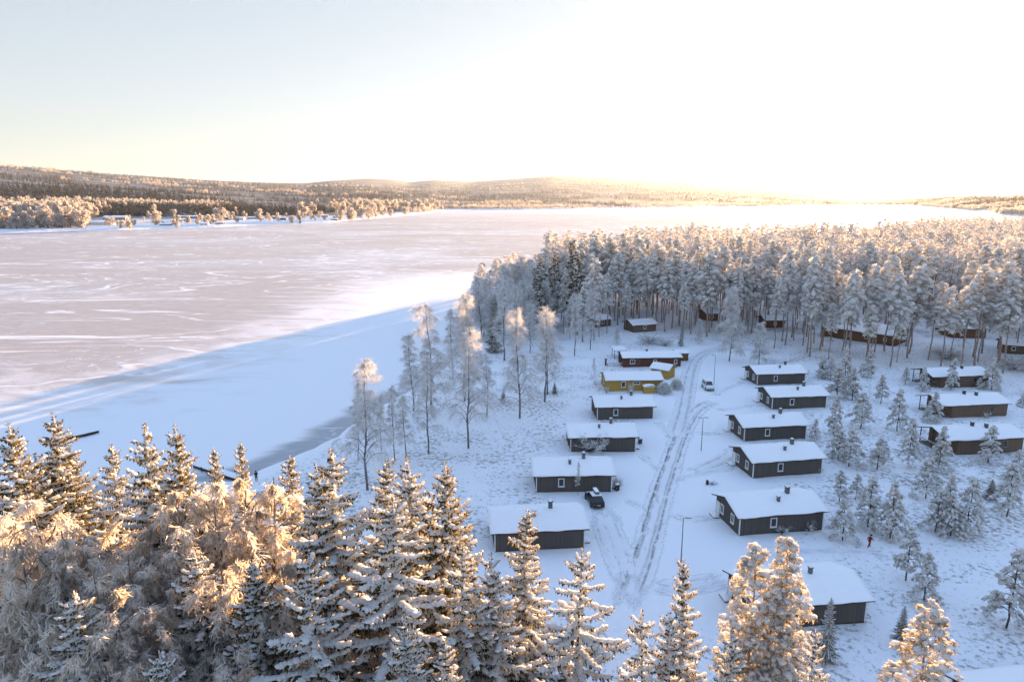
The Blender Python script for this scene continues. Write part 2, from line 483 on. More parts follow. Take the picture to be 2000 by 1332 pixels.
def road(name, pix, half, mat, lift):
    P, t = smooth_path([at(*p) for p in pix], .5)
    T = np.gradient(P, axis=0); T /= np.linalg.norm(T, axis=1, keepdims=True)
    S = np.stack([T[:, 1], -T[:, 0]], 1)
    us = np.linspace(-half, half, 17)
    XY = P[:, None] + S[:, None] * us[None, :, None]
    X, Y = XY[..., 0], XY[..., 1]
    e = 1 - np.abs(us / half) ** 4
    Z = gz(X, Y) + lift - (1 - e)[None] * (lift + .06)
    A = np.broadcast_to(us[None], X.shape); L = np.broadcast_to(t[:, None], X.shape)
    fd = sstep(0, 8, t) * sstep(0, 8, t[-1] - t)
    structure(link(name, grid_mesh(name, X, Y, Z, mat, {'across': A, 'along': L, 'fade': np.broadcast_to(fd[:, None], X.shape)})))
DK = (.085, .088, .095)
M['road_main'] = road_mat('road_main', [(-1.15, 1.0), (-.8, .6), (.45, .5), (.95, .85)], DK, .35, .19, .20)
M['road_up'] = road_mat('road_up', [(-.8, .75), (.8, .7), (1.1, .4)], (.30, .31, .34), .33, .22, .35)
M['road_yard'] = road_mat('road_yard', [(-2.1, .5), (-1.2, .8), (.3, .8), (1.5, .6)], (.18, .185, .20), .46, .22, .22)
road('road', [(1215, 1200), (1250, 1110), (1266, 1060), (1287, 980), (1306, 920), (1330, 850), (1348, 815), (1368, 794), (1402, 782)], 3.2, M['road_main'], .045)
road('road', [(1318, 860), (1336, 800), (1342, 760), (1348, 725), (1360, 698), (1385, 685), (1425, 676), (1470, 668)], 2.6, M['road_up'], .06)
road('path', [(1172, 985), (1190, 1040), (1213, 1100), (1232, 1160)], 3.0, M['road_yard'], .052)
road('path', [(1340, 925), (1390, 908), (1420, 893), (1440, 870)], 2.0, M['road_up'], .05)
road('path', [(1255, 1140), (1310, 1150), (1370, 1140), (1430, 1125)], 2.4, M['road_up'], .05)

M['foot_path'] = road_mat('foot_path', [(-.22, .9), (.22, .85)], (.40, .42, .47), .40, .16, .30)
for pp in ([(1290, 1000), (1340, 1015), (1385, 1012), (1412, 1006)], [(1300, 940), (1370, 925), (1425, 915), (1442, 905)], [(1345, 845), (1390, 848), (1425, 844)], [(1385, 800), (1440, 800), (1476, 788)],
           [(1390, 775), (1425, 757), (1455, 744)], [(1275, 1000), (1240, 985), (1205, 968)], [(1300, 925), (1270, 905), (1248, 882)], [(1318, 860), (1296, 838), (1280, 818)], [(1338, 790), (1330, 770), (1300, 775), (1282, 768)], [(1440, 1100), (1560, 1075), (1690, 1075), (1760, 1090)]):
    road('path', pp, 1.2, M['foot_path'], .05)

# ---------------------------------------------------------------- far shore and hills: one sheet in columns of distance
FU = np.arange(-420, 2440, 8.0)
def curve(pts): return np.interp(FU, [p[0] for p in pts], [p[1] for p in pts])
SHORE_PY = curve([(-420, 470), (-200, 460), (0, 456), (120, 452.5), (230, 450), (300, 447), (420, 444), (540, 437.5), (640, 435), (760, 424), (840, 416.5), (858, 412.5), (1000, 410.5), (1180, 407.5), (1350, 405.5), (1480, 404), (1560, 402.5), (1700, 401), (1780, 402), (1870, 409), (1930, 416), (1965, 420.5), (2100, 428), (2440, 440)])
SKY_PY = curve([(-420, 300), (0, 323), (60, 327), (120, 332), (250, 342), (400, 352), (520, 357), (600, 358), (650, 353), (720, 349), (765, 351), (800, 356), (850, 352), (920, 355), (1000, 350), (1080, 344), (1150, 347), (1200, 349), (1280, 354), (1350, 357), (1420, 364), (1500, 369), (1560, 374), (1600, 380), (1680, 387), (1760, 389), (1800, 388), (1870, 385), (1960, 384), (2100, 380), (2440, 376)])
RIDGE_T = curve([(-420, 4200), (0, 5000), (400, 7000), (600, 9500), (720, 12000), (1080, 13000), (1350, 13000), (1560, 13000), (1700, 12000), (1780, 8500), (1870, 5600), (2000, 4200), (2440, 3000)])
def at_col(u, py, z):
    return at(u, py, z)[1]
FY0 = np.array([at(u, p, 0.0)[1] for u, p in zip(FU, SHORE_PY)])
FSL = (FU - 1000) / F_PX                                             # x / depth along the axis
v_ = (SKY_PY - 666) / F_PX
FYR = RIDGE_T * (math.cos(PITCH) - v_ * math.sin(PITCH))
FZR = ZC - RIDGE_T * (math.sin(PITCH) + v_ * math.cos(PITCH))
FQ = np.concatenate([[-.02, -.006], np.linspace(0, 1, 22) ** 2 * .12, np.linspace(.125, 1.0, 90), np.linspace(1.03, 1.6, 10)])
FYG = FY0[None] + (FYR - FY0)[None] * FQ[:, None]
def far_x(Yg): return FSL[None] * Yg / (math.cos(PITCH) - ((np.broadcast_to(395., Yg.shape) - 666) / F_PX) * math.sin(PITCH))
FXG = far_x(FYG)
_dist = FYG - FY0[None]
_bank = 3.0 * sstep(0, 30, _dist)
_s = np.clip((FQ[:, None] - .06) / .94, 0, 1) ** 1.12
_hill = np.maximum(FZR[None] - 3, 4) * _s
_over = np.clip(FQ[:, None] - 1, 0, 1)
_hill = _hill * (1 - .5 * _over)
_nz = (fbm(FXG / 900, FYG / 900, 3) - .5) * 26 * np.clip(FQ[:, None] * 2.2, 0, 1) * np.clip(1.0 - FQ[:, None], 0, 1) * np.clip(FZR[None] / 150, .25, 1.3)
_plain = np.clip(_dist, 0, 900) * .006
FZG = np.where(_dist < 0, -.6, _bank + _plain * (1 - _s) + _hill + _nz)
def hill_mat():
    m, nt, out = new_mat('wooded_hills')
    co = geo_pos(nt)
    def st(sx, sy):
        mp = N(nt, 'ShaderNodeMapping'); mp.inputs['Scale'].default_value = (sx, sy, sx)
        nt.links.new(co, mp.inputs['Vector']); return mp.outputs[0]
    a = noise(nt, 1, 5, .6, st(.0022, .0030), .6)
    b = noise(nt, 1, 5, .7, st(.018, .022))
    w = ramp(nt, mth(nt, 'ADD', mth(nt, 'MULTIPLY', a, .75), mth(nt, 'MULTIPLY', b, .25)), .44, .58)
    forest = mixc(nt, ramp(nt, b, .35, .65), (.050, .060, .070), (.15, .16, .17))
    near = N(nt, 'ShaderNodeAttribute', _attribute_name='open').outputs['Fac']
    col = mixc(nt, w, (.22, .235, .25), forest)
    col = mixc(nt, near, col, (.82, .84, .87))
    principled(nt, out, col, .9, .1, b, .6, 10.0)
    return m
M['hills'] = hill_mat()
_open = np.clip(1 - _dist / 420, 0, 1) ** .5 * (FQ[:, None] < .3)
structure(link('hills', grid_mesh('hills', FXG, FYG, FZG, M['hills'], {'open': np.clip(_open, 0, 1)})))
# heights and pixels of the far land, for standing things on it
FPY = np.vectorize(py_of)(FYG, FZG)
def on_far(px, py):
    """first point of the far land met by the ray through (px, py)"""
    k = int(np.clip(round((px + 420) / 8), 0, len(FU) - 1))
    col = FPY[2:, k]
    j = np.argmax(col <= py)
    if col[j] > py: return None
    j0 = max(j - 1, 0); t = 0 if col[j0] == col[j] else (col[j0] - py) / (col[j0] - col[j])
    y = FYG[2:, k][j0] * (1 - t) + FYG[2:, k][j] * t; z = FZG[2:, k][j0] * (1 - t) + FZG[2:, k][j] * t
    return (px - 1000) / F_PX * (y * math.cos(PITCH) - (z - ZC) * math.sin(PITCH)), y, z

# ---------------------------------------------------------------- trees: builders returning one mesh per part
def spruce_parts(seed, h, R, dz=.36, nb=6, droop=.55, snow=.85, dens=1.0, cb=.05, rime=False):
    rng = np.random.default_rng(seed)
    nd, sn, tr = MB(), MB(), MB()
    k = np.linspace(0, 1, 9)
    lean = rng.normal(0, .012 * h, 2)
    def axis(z): return np.stack([lean[0] * (z / h) ** 2, lean[1] * (z / h) ** 2, z], -1)
    tr.tube(axis(k * h), h * .0105 * (1 - k) + .018, 8)
    z = cb * h; az = rng.uniform(0, 6.28)
    while z < h * .962:
        f = z / h
        L0 = R * ((1 - f) ** .92 * (1 - .35 * max(0, .25 - f) / .25)) + .10
        n = nb if f < .88 else 5
        for i in range(n):
            if rng.random() < .08: continue
            az += 2.4 + rng.normal(0, .25); a = az
            L = L0 * rng.uniform(.55, 1.2)
            base = axis(min(h * .99, z + dz * (i / n) + rng.normal(0, dz * .2)))
            ns = max(4, int(L / .17))
            s = np.linspace(.06, 1, ns)
            up = -.50 + 1.02 * f ** 1.5
            up += rng.normal(0, .10)
            dzv = L * (up * s - droop * (1 - .80 * f) * s ** 1.5 + .34 * (1 - .5 * f) * s ** 3.0)
            ca, sa = math.cos(a), math.sin(a)
            bend = rng.normal(0, .10) * L * s ** 2
            P = base + np.stack([ca * L * s - sa * bend, sa * L * s + ca * bend, dzv], -1)
            T = nrm(np.gradient(P, axis=0)); Sd = np.array([-sa, ca, 0.])
            w = .10 + .34 * L * np.clip(s * (1.08 - s), 0, 1) * 1.9
            w = np.minimum(w, .75)
            if L > 1.0: tr.tube(P[:: max(1, ns // 4)], np.linspace(.022 * L ** .6, .008, len(P[:: max(1, ns // 4)])), 3, cap=False)
            for sg in (-1, 1):
                D = nrm(T * .8 + Sd * sg * rng.uniform(.6, 1.0, (ns, 1)) + np.array([0, 0, -.22]) + rng.normal(0, .14, (ns, 3)))
                ln = w * rng.uniform(.7, 1.25, ns)
                nd.cards(P, D, ln, .12 + .05 * w, rng)
                nd.cards(P + D * ln[:, None] * .5, nrm(D * .4 + np.array([0, 0, -1.]) + rng.normal(0, .25, (ns, 3))), (.25 + .75 * w * rng.uniform(.4, 1, ns)) * (1 - .55 * f), .10, rng)
                pick = rng.random(ns) < snow ** 2 * (.14 + .44 * sstep(.45, .8, f)) * dens
                Q = (P + D * ln[:, None] * .55 + np.array([0, 0, .03]))[pick]; Dp = D[pick]; lp = ln[pick][:, None]
                Sp = nrm(np.cross(Dp, [0, 0, 1.]))
                sn.lumps(Q, Dp * lp * .52, Sp * rng.uniform(.07, .13, (len(Q), 1)), np.array([0, 0, 1.]) * rng.uniform(.04, .08, (len(Q), 1)), rng, .3, 0, False)
            nd.cards(P, nrm(T + rng.normal(0, .3, (ns, 3))), .35, .12, rng)
            nd.cards(P, nrm(T * .3 + np.array([0, 0, -1.]) + rng.normal(0, .3, (ns, 3))), rng.uniform(.25, .75, ns) * (1 - .55 * f), .10, rng)
            pick = (rng.random(ns) < snow)
            Q = P[pick] + np.array([0, 0, .05]) + rng.normal(0, .02, (pick.sum(), 3))
            ts_ = 1 - .30 * max(0, f - .75) / .25
            bw = ts_ * (.08 + .10 * math.sqrt(L)) * rng.uniform(.7, 1.35, (len(Q), 1))
            sn.lumps(Q, T[pick] * ts_ * rng.uniform(.14, .25, (len(Q), 1)), Sd * bw, np.array([0, 0, 1.]) * ts_ * rng.uniform(.07, .14, (len(Q), 1)), rng, .28)
        z += dz * (1 - .35 * f) * rng.uniform(.8, 1.2)
    top = axis(np.array([h]))[0]
    C = top + np.stack([rng.normal(0, .03, 5), rng.normal(0, .03, 5), np.linspace(-.95, .0, 5)], -1)
    rs_ = np.linspace(.10, .04, 5)[:, None]
    sn.lumps(C, rs_ * [1, 0, 0], rs_ * [0, 1, 0], np.tile([0, 0, .17], (5, 1)), rng)
    Cn = np.repeat(C, 7, 0); nd.cards(Cn, nrm(rng.normal(0, 1, (35, 3)) * (1, 1, .3) + (0, 0, .6)), .22, .07, rng)
    return [('trunk', tr, M['bark_spruce'], False), ('foliage', nd, M['spruce_needles'], False), ('snow_clumps', sn, M['snow_load'], True)]

def pine_parts(seed, h, cb, R, nbr, ntuft, nneedle, tl, prof, droop, snow, fine=True, lean=.02, needles='pine_needles', bark='bark_pine', rise=.35, tr_r=.0085):
    rng = np.random.default_rng(seed)
    nd, sn, tr = MB(), MB(), MB()
    k = np.linspace(0, 1, 8); ln2 = rng.normal(0, lean * h, 2)
    wob = rng.normal(0, .006 * h, (8, 2)); wob[0] = 0
    wx = np.interp
    def axis(z):
        q = np.asarray(z) / h
        return np.stack([ln2[0] * q ** 1.5 + np.interp(q, k, wob[:, 0]), ln2[1] * q ** 1.5 + np.interp(q, k, wob[:, 1]), q * h], -1)
    tr.tube(axis(k * h), h * tr_r * (1 - k * .93) + .02, 7)
    for b in range(nbr):
        f = (b + rng.uniform(.1, .9)) / nbr                         # 0 at crown base, 1 at the tip
        z = h * (cb + (1 - cb) * f * .985)
        L = R * prof(f) * rng.uniform(.6, 1.2)
        a = b * 2.4 + rng.normal(0, .4); ca, sa = math.cos(a), math.sin(a)
        s = np.linspace(0, 1, 6)
        up = rise * rng.uniform(.4, 1.3) + .45 * f
        dzv = L * (up * s - droop * (1 - .5 * f) * s ** 1.9)
        P = axis(z) + np.stack([ca * L * s, sa * L * s, dzv], -1)
        if L > .5: tr.tube(P, np.linspace(.02 + .014 * L, .012, 6), 3, cap=False)
        nt_ = max(2, int(ntuft * (.35 + .65 * L / R) * rng.uniform(.8, 1.2)))
        st = rng.uniform(.25, 1.0, nt_) ** .8
        side = rng.normal(0, .26, nt_) * L * (1.15 - .6 * st)
        C = np.stack([np.interp(st, s, P[:, i]) for i in range(3)], -1) + np.stack([-sa * side, ca * side, rng.normal(0, .12, nt_) * L * .5 - np.abs(side) * droop * .5], -1)
        out = nrm(np.stack([np.full(nt_, ca) - sa * side / max(L, .1), np.full(nt_, sa) + ca * side / max(L, .1), .15 - droop * st * 1.2], -1))
        sz = tl * rng.uniform(.7, 1.35, nt_)
        rep = np.repeat(np.arange(nt_), nneedle)
        D = nrm(out[rep] * .7 + rng.normal(0, .75, (len(rep), 3)) + np.array([0, 0, .05]))
        nd.cards(C[rep] + rng.normal(0, .10, (len(rep), 3)) * sz[rep][:, None], D, sz[rep] * rng.uniform(.7, 1.25, len(rep)), sz[rep] * .24, rng)
        # twig from the branch to the tuft
        pk = rng.random(nt_) < snow
        Q = C[pk]; o = out[pk]; z3 = sz[pk][:, None]
        Sx = nrm(np.cross(o, [0, 0, 1.])); Ux = np.cross(Sx, o)
        for rpt in range(2 if fine else 1):
            sn.lumps(Q + Ux * z3 * .22 + rng.normal(0, .22, Q.shape) * z3 * (rpt > 0), o * z3 * rng.uniform(.55, .95, z3.shape), Sx * z3 * rng.uniform(.35, .62, z3.shape), Ux * z3 * rng.uniform(.22, .42, z3.shape), rng, .3, 0, True)
    return [('trunk', tr, M[bark], False), ('foliage', nd, M[needles], False), ('snow_clumps', sn, M['snow_load'], True)]

def birch_parts(seed, h, cb, R, nbr, nsec, ntw, twl, tww, droop, mat='rime_twigs', bark='bark_birch', stems=1, spread=.0, weep=.55, prof=None, rise=(.75, 1.35)):
    rng = np.random.default_rng(seed)
    tw, tr = MB(), MB()
    prof = prof or (lambda f: math.sin(PI * min(1, .18 + .82 * f) ** .9) ** .8 + .12)
    for st_ in range(stems):
        hh = h * rng.uniform(.78, 1.0) if st_ else h
        k = np.linspace(0, 1, 9)
        az = rng.uniform(0, 6.28); sp = spread * h * rng.uniform(.6, 1.2) if stems > 1 else .02 * h
        wob = np.cumsum(rng.normal(0, .008 * h, (9, 2)), 0); wob[0] = 0
        ax = np.stack([math.cos(az) * sp * k ** 1.3 + wob[:, 0], math.sin(az) * sp * k ** 1.3 + wob[:, 1], k * hh], -1)
        def axis(q): return np.stack([np.interp(q, k, ax[:, i]) for i in range(3)], -1)
        tr.tube(ax, hh * .0085 * (1 - k) ** .9 + .02, 7)
        for b in range(nbr):
            f = (b + rng.uniform(0, 1)) / nbr
            q = cb + (1 - cb) * f * .97
            L = R * prof(f) * rng.uniform(.65, 1.2)
            a = b * 2.4 + rng.normal(0, .5); ca, sa = math.cos(a), math.sin(a)
            s = np.linspace(0, 1, 7)
            up = rng.uniform(*rise)
            P = axis(np.array(q)) + np.stack([ca * L * s, sa * L * s, L * (up * s - droop * s ** 2.4)], -1) + np.cumsum(rng.normal(0, .03 * L, (7, 3)), 0) * (s[:, None] > 0)
            tr.tube(P, np.linspace(.012 + .012 * L, .008, 7), 3, 0, False)
            for j in range(nsec):
                u = rng.uniform(.18, 1.0)
                p0 = np.array([np.interp(u, s, P[:, i]) for i in range(3)])
                a2 = a + rng.normal(0, .9); L2 = L * rng.uniform(.22, .5) * (1.25 - u * .5)
                s2 = np.linspace(0, 1, 5)
                P2 = p0 + np.stack([math.cos(a2) * L2 * s2, math.sin(a2) * L2 * s2, L2 * (rng.uniform(.2, .9) * s2 - (droop + .45) * s2 ** 2)], -1)
                tr.tube(P2, np.linspace(.014, .005, 5), 3, 0, False)
                uu = rng.uniform(.05, 1.0, ntw)
                C = np.stack([np.interp(uu, s2, P2[:, i]) for i in range(3)], -1)
                D = nrm(np.stack([np.full(ntw, math.cos(a2)), np.full(ntw, math.sin(a2)), np.zeros(ntw)], -1) * .35 + rng.normal(0, .45, (ntw, 3)) + np.array([0, 0, -weep * 1.2 + .25]))
                ln = twl * rng.uniform(.5, 1.3, ntw)
                tw.spikes(C, D, ln, tww, rng)
                E_ = C + D * ln[:, None] * .45
                D2 = nrm(D * .6 + rng.normal(0, .4, (ntw, 3)) + np.array([0, 0, -weep * .8]))
                tw.spikes(E_, D2, ln * .75, tww * .85, rng)
                tw.spikes(C + D * ln[:, None] * .7, nrm(D2 + rng.normal(0, .5, (ntw, 3))), ln * .5, tww * .8, rng)
    return [('trunk', tr, M[bark], False), ('crown', tw, M[mat], False)]

def bush_parts(seed, h, R, n, tww, mat='rime_twigs', snow=0.0, round_=False):
    rng = np.random.default_rng(seed)
    tw, tr, sn = MB(), MB(), MB()
    for i in range(n):
        a = rng.uniform(0, 6.28); r = R * rng.uniform(.1, 1) ** .6
        e = np.array([math.cos(a) * r, math.sin(a) * r, h * (rng.uniform(.35, 1) if not round_ else math.sqrt(max(.05, 1 - (r / R) ** 2)) * rng.uniform(.75, 1))])
        s = np.linspace(0, 1, 4)[:, None]
        P = e * s + np.array([0, 0, .25 * h]) * (s - s ** 2) * 2
        tr.tube(P, [.02, .016, .011, .006], 3, 0, False)
        m = 14
        C = e * rng.uniform(.45, 1.0, (m, 1)) + rng.normal(0, .05 * R, (m, 3))
        tw.spikes(C, nrm(e / np.linalg.norm(e) * .6 + rng.normal(0, .6, (m, 3)) + np.array([0, 0, .15])), h * rng.uniform(.10, .28, m), tww, rng)
        if snow and rng.random() < snow:
            sn.lumps(np.array([e + [0, 0, .03]]), np.array([[.16, 0, 0]]) * rng.uniform(.7, 1.4), np.array([[0, .16, 0]]) * rng.uniform(.7, 1.4), np.array([[0, 0, .09]]), rng, .3)
    r = [('stem', tr, M['bark_dark'], False), ('foliage', tw, M[mat], False)]
    if snow: r.append(('snow_clumps', sn, M['snow_load'], True))
    return r

def to_meshes(kind, parts):
    return [(n, b.mesh(kind + '_' + n, m, sm)) for n, b, m, sm in parts]
def plant(kind, meshes, label, cat, x, y, z=None, rz=0.0, sc=1.0, group=None, sxy=None):
    t = thing(kind, label, cat, (x, y, gzf(x, y) - .05 if z is None else z), rz, group)
    t.scale = ((sxy or sc), (sxy or sc), sc)
    for n, me in meshes: link(n, me, t)
    return t

# ---------------------------------------------------------------- the spruces in front
SPR = [to_meshes('spruce', spruce_parts(100 + i, 24, r, dz, nb, dr, sn)) for i, (r, dz, nb, dr, sn) in enumerate([(6.2, .84, 5, .58, .97), (5.6, .76, 6, .50, .98), (7.2, .96, 5, .66, .98), (4.7, .66, 6, .42, .96), (6.0, .66, 6, .46, .58)])]
G_S = 'tall spruces in front of the camp'
# top pixel in the photograph, height of the tree, which form, width factor, label
for (px, py, hh, k, sxy, lab) in [
    (8, 832, 25, 4, 1.10, 'dark spruce cut by the left edge of the photo, tallest there'),
    (97, 808, 24, 4, 1.0, 'dark spruce just left of the black jetty on the ice'),
    (52, 893, 21, 1, 1.0, 'paler snowy spruce below and left of the black jetty'),
    (152, 892, 20, 3, 1.1, 'shorter spruce directly below the black jetty end'),
    (210, 868, 22, 0, .80, 'slim spruce standing right of the black jetty'),
    (274, 836, 25, 1, .86, 'broad snowy spruce, left one of the pair at the bay edge'),
    (340, 830, 25, 4, .80, 'darker spruce, right one of the pair at the bay edge'),
    (420, 874, 21, 3, .68, 'narrow pale spruce in front of the half hidden small jetty'),
    (470, 862, 22, 3, .62, 'narrow dark spruce beside the standing figure on the shore'),
    (563, 888, 21, 3, .95, 'sunlit narrow spruce before the strip of grey shore ice'),
    (634, 879, 25, 0, 1.05, 'big spruce with a double top above the frosted birches'),
    (608, 903, 24, 1, .80, 'shorter twin top leaning against the big double spruce'),
    (738, 904, 23, 3, 1.0, 'spire shaped sunlit spruce before the tall lone birch'),
    (812, 890, 24, 1, .95, 'sunlit bushy spruce rising behind the broken looking one'),
    (862, 908, 24, 4, 1.05, 'ragged sunlit spruce with bare trunk showing and hooked top'),
    (757, 988, 24, 2, 1.05, 'widest spruce with long snow fingers in the middle of the stand'),
    (897, 1062, 21, 0, .95, 'stocky spruce between the widest one and the slim pair'),
    (1017, 994, 21, 3, 1.0, 'pointed spruce whose tip crosses the nearest left cabin'),
    (978, 1088, 20, 1, 1.0, 'snow plastered spruce touching the pointed one on its left'),
    (1126, 1064, 21, 2, .90, 'free standing spruce with drooping arms right of the nearest left cabin'),
    (612, 1088, 22, 2, .95, 'heavily snowed blue shaded spruce below the double top spruce'),
    (500, 1092, 20, 4, 1.0, 'dark shaded spruce squeezed beside the heavily snowed one'),
    (395, 1060, 20, 1, 1.1, 'spruce with long arched arms among the frosted birches'),
    (118, 1160, 20, 2, 1.0, 'frost grey spruce in the bottom left corner'),
    (805, 1190, 20, 1, .9, 'small topped spruce in front of the widest one, near the lower edge'),
    (872, 1262, 19, 3, .9, 'lowest snow knobbed spruce top at the lower edge'),
    (664, 1312, 18, 3, .9, 'spruce tip barely poking in at the lower edge'),
    (292, 1272, 18, 2, .9, 'drooping spruce top among birch twigs at the lower edge'),
    (1272, 1192, 20, 2, .80, 'spruce with wide drooping arms before the parking track, left top'),
    (1300, 1200, 19, 0, .80, 'spruce close beside the wide armed one, right top'),
    (1348, 1100, 21, 3, .70, 'slim sunlit spruce between the lamp post and the frosted pine'),
    (1432, 1236, 18, 1, .70, 'snow covered spruce at the left foot of the forked frosted pine'),
    (1592, 1226, 18, 0, .72, 'knobbly snow covered spruce at the right foot of the forked frosted pine'),
    ]:
    hh = hh * 1.12; sxy *= 1.12
    z = 1.5 + hh
    x, y = at(px, py, z)
    r = random.Random(int(px * 7 + py))
    plant('spruce_tree', SPR[k], lab, 'spruce', x, y, z - hh, r.uniform(0, 6.28), hh / 24, G_S, hh / 24 * sxy)

# ---------------------------------------------------------------- the frost covered pines in front
ppine = lambda f: (1 - f) ** .75 * (1 - .5 * max(0, .3 - f) / .3) + .14
BPN = [to_meshes('frosted_pine', pine_parts(200 + i, 23, .30, 3.4, 84, 20, 11, .33, ppine, .34, .72, needles='rimed_pine_needles', rise=.30)) for i in range(2)]
for (px, py, hh, k, sxy, lab) in [
    (1472, 1062, 22, 0, .95, 'tall sunlit frosted pine, left top of the fork before the nearest right cabin'),
    (1556, 1062, 22, 1, .85, 'sunlit frosted pine, right top of the fork before the nearest right cabin'),
    (1500, 1150, 19, 1, 1.05, 'lower frosted pine filling the gap under the forked tops'),
    (1826, 1188, 20, 0, 1.05, 'round sunlit frosted pine by the white roof in the lower right corner')]:
    z = 1.5 + hh
    x, y = at(px, py, z)
    plant('frosted_pine', BPN[k], lab, 'pine', x, y, z - hh, px * .7, hh / 23, 'frost covered pines in front of the camp', hh / 23 * sxy)

# ---------------------------------------------------------------- frosted weeping birches between the spruces
WB = [to_meshes('weeping_birch', birch_parts(300 + i, 14, .25, 3.1, 22, 6, 32, .38, .055, 1.55, 'rime_twigs_dense', 'bark_birch', 2, .13, .70, None, (1.0, 1.6))) for i in range(4)]
G_B = 'frosted birches among the spruces in front'
_wb = random.Random(5)
WBL = [
    (105, 985, 15, 'frosted birch crown under the tall spruce left of the jetty'), (165, 960, 16, 'pale birch crown rising left of the slim spruce'),
    (225, 1000, 14, 'rounded birch crown with arching frosted rim'), (290, 1010, 13, 'birch crown below the pair of spruces at the bay edge'),
    (345, 1030, 14, 'golden lit birch crown below the darker bay edge spruce'), (395, 965, 15, 'frosted birch top behind the narrow pale spruce'),
    (445, 945, 16, 'tall frosted birch in front of the narrow dark spruce'), (505, 955, 15, 'pale birch crown below the standing figure on the shore'),
    (545, 1005, 14, 'birch crown glowing left of the double top spruce'), (575, 965, 13, 'small birch crown behind the sunlit narrow spruce'),
    (120, 1060, 15, 'wide frosted birch in the middle of the left thicket'), (185, 1085, 14, 'grey frosted birch below the rounded crown'),
    (255, 1090, 14, 'birch with thin arching stems in the thicket centre'), (320, 1110, 13, 'shaded birch beside the spruce with arched arms'),
    (450, 1050, 14, 'birch crown between the arched arm spruce and the dark shaded spruce'), (520, 1060, 14, 'birch crown above the dark shaded spruce'),
    (560, 1100, 13, 'birch squeezed left of the heavily snowed spruce'), (40, 1090, 14, 'birch in the shade at the left edge'),
    (30, 1200, 13, 'low frosted birch behind the corner spruce'), (210, 1170, 13, 'shaded frosted birch right of the corner spruce'),
    (280, 1190, 13, 'shaded birch with hanging frosted curtains'), (345, 1210, 12, 'birch curtain left of the arched arm spruce foot'),
    (440, 1190, 12, 'birch under the dark shaded spruce'), (225, 1275, 12, 'birch twigs at the lower edge beside the corner spruce'),
    (520, 1240, 12, 'birch twigs at the lower edge under the dark shaded spruce'), (700, 1180, 12, 'thin birch between the snowed spruce and the widest spruce'),
    (160, 1030, 14, 'birch crown tucked behind the wide frosted one'), (480, 1010, 14, 'birch crown between the narrow dark spruce and the thicket')]
for (px, py, hh, lab) in WBL:
    hh = hh * (1.55 if py < 1120 else 1.58)
    z = 1.5 + hh
    x, y = at(px, py, z)
    s = hh / 14 * _wb.uniform(.9, 1.1)
    plant('weeping_birch', WB[_wb.randrange(4)], lab, 'birch', x, y, 1.4, _wb.uniform(0, 6.28), hh / 14, G_B, s)

# ---------------------------------------------------------------- building materials
def boards(name, c1, c2, pitch=.14, rough=.85):
    """vertical painted boards: each board its own tone, fine grain, dirt at the foot"""
    m, nt, out = new_mat(name)
    co = obj_co(nt); sep = N(nt, 'ShaderNodeSeparateXYZ'); nt.links.new(co, sep.inputs[0])
    u = mth(nt, 'ADD', sep.outputs['X'], sep.outputs['Y'])
    cell = mth(nt, 'FLOOR', mth(nt, 'DIVIDE', u, pitch))
    wn_ = N(nt, 'ShaderNodeTexWhiteNoise', _noise_dimensions='1D'); nt.links.new(cell, wn_.inputs['W'])
    mp = N(nt, 'ShaderNodeMapping'); mp.inputs['Scale'].default_value = (6, 6, .5); nt.links.new(co, mp.inputs['Vector'])
    g = noise(nt, 1.5, 4, .6, mp.outputs[0])
    f = mth(nt, 'ADD', mth(nt, 'MULTIPLY', wn_.outputs['Value'], .6), mth(nt, 'MULTIPLY', g, .4))
    principled(nt, out, mixc(nt, f, c1, c2), rough, .25)
    return m
M['grey_boards'] = boards('grey_boards', (.080, .075, .070), (.118, .110, .102))
M['brown_boards'] = boards('brown_boards', (.13, .09, .066), (.18, .13, .098))
M['yellow_boards'] = boards('yellow_boards', (.40, .25, .055), (.50, .33, .085))
M['red_boards'] = boards('red_boards', (.095, .043, .033), (.13, .060, .045))
M['rust_boards'] = boards('rust_boards', (.15, .080, .048), (.20, .108, .066))
M['white_paint'] = plain('white_paint', (.72, .73, .74), .55, .06, 6)
M['dark_wood'] = plain('dark_wood', (.045, .037, .032), .8, .3, 4)
M['grey_wood'] = plain('grey_wood', (.20, .18, .165), .85, .3, 4)
M['plinth'] = plain('plinth', (.06, .055, .052), .9, .3, 4)
M['tin'] = plain('tin', (.10, .11, .125), .5, .2, 5, .5)
M['green_metal'] = plain('green_metal', (.03, .045, .05), .5, .2, 5, .5)
M['black_paint'] = plain('black_paint', (.018, .020, .022), .35, .2, 4, .5)
M['steel'] = plain('steel', (.16, .17, .18), .45, .2, 6, .5, .4)
def glass():
    m, nt, out = new_mat('window_glass')
    principled(nt, out, (.025, .032, .04), .08, .6)
    return m
M['glass'] = glass()

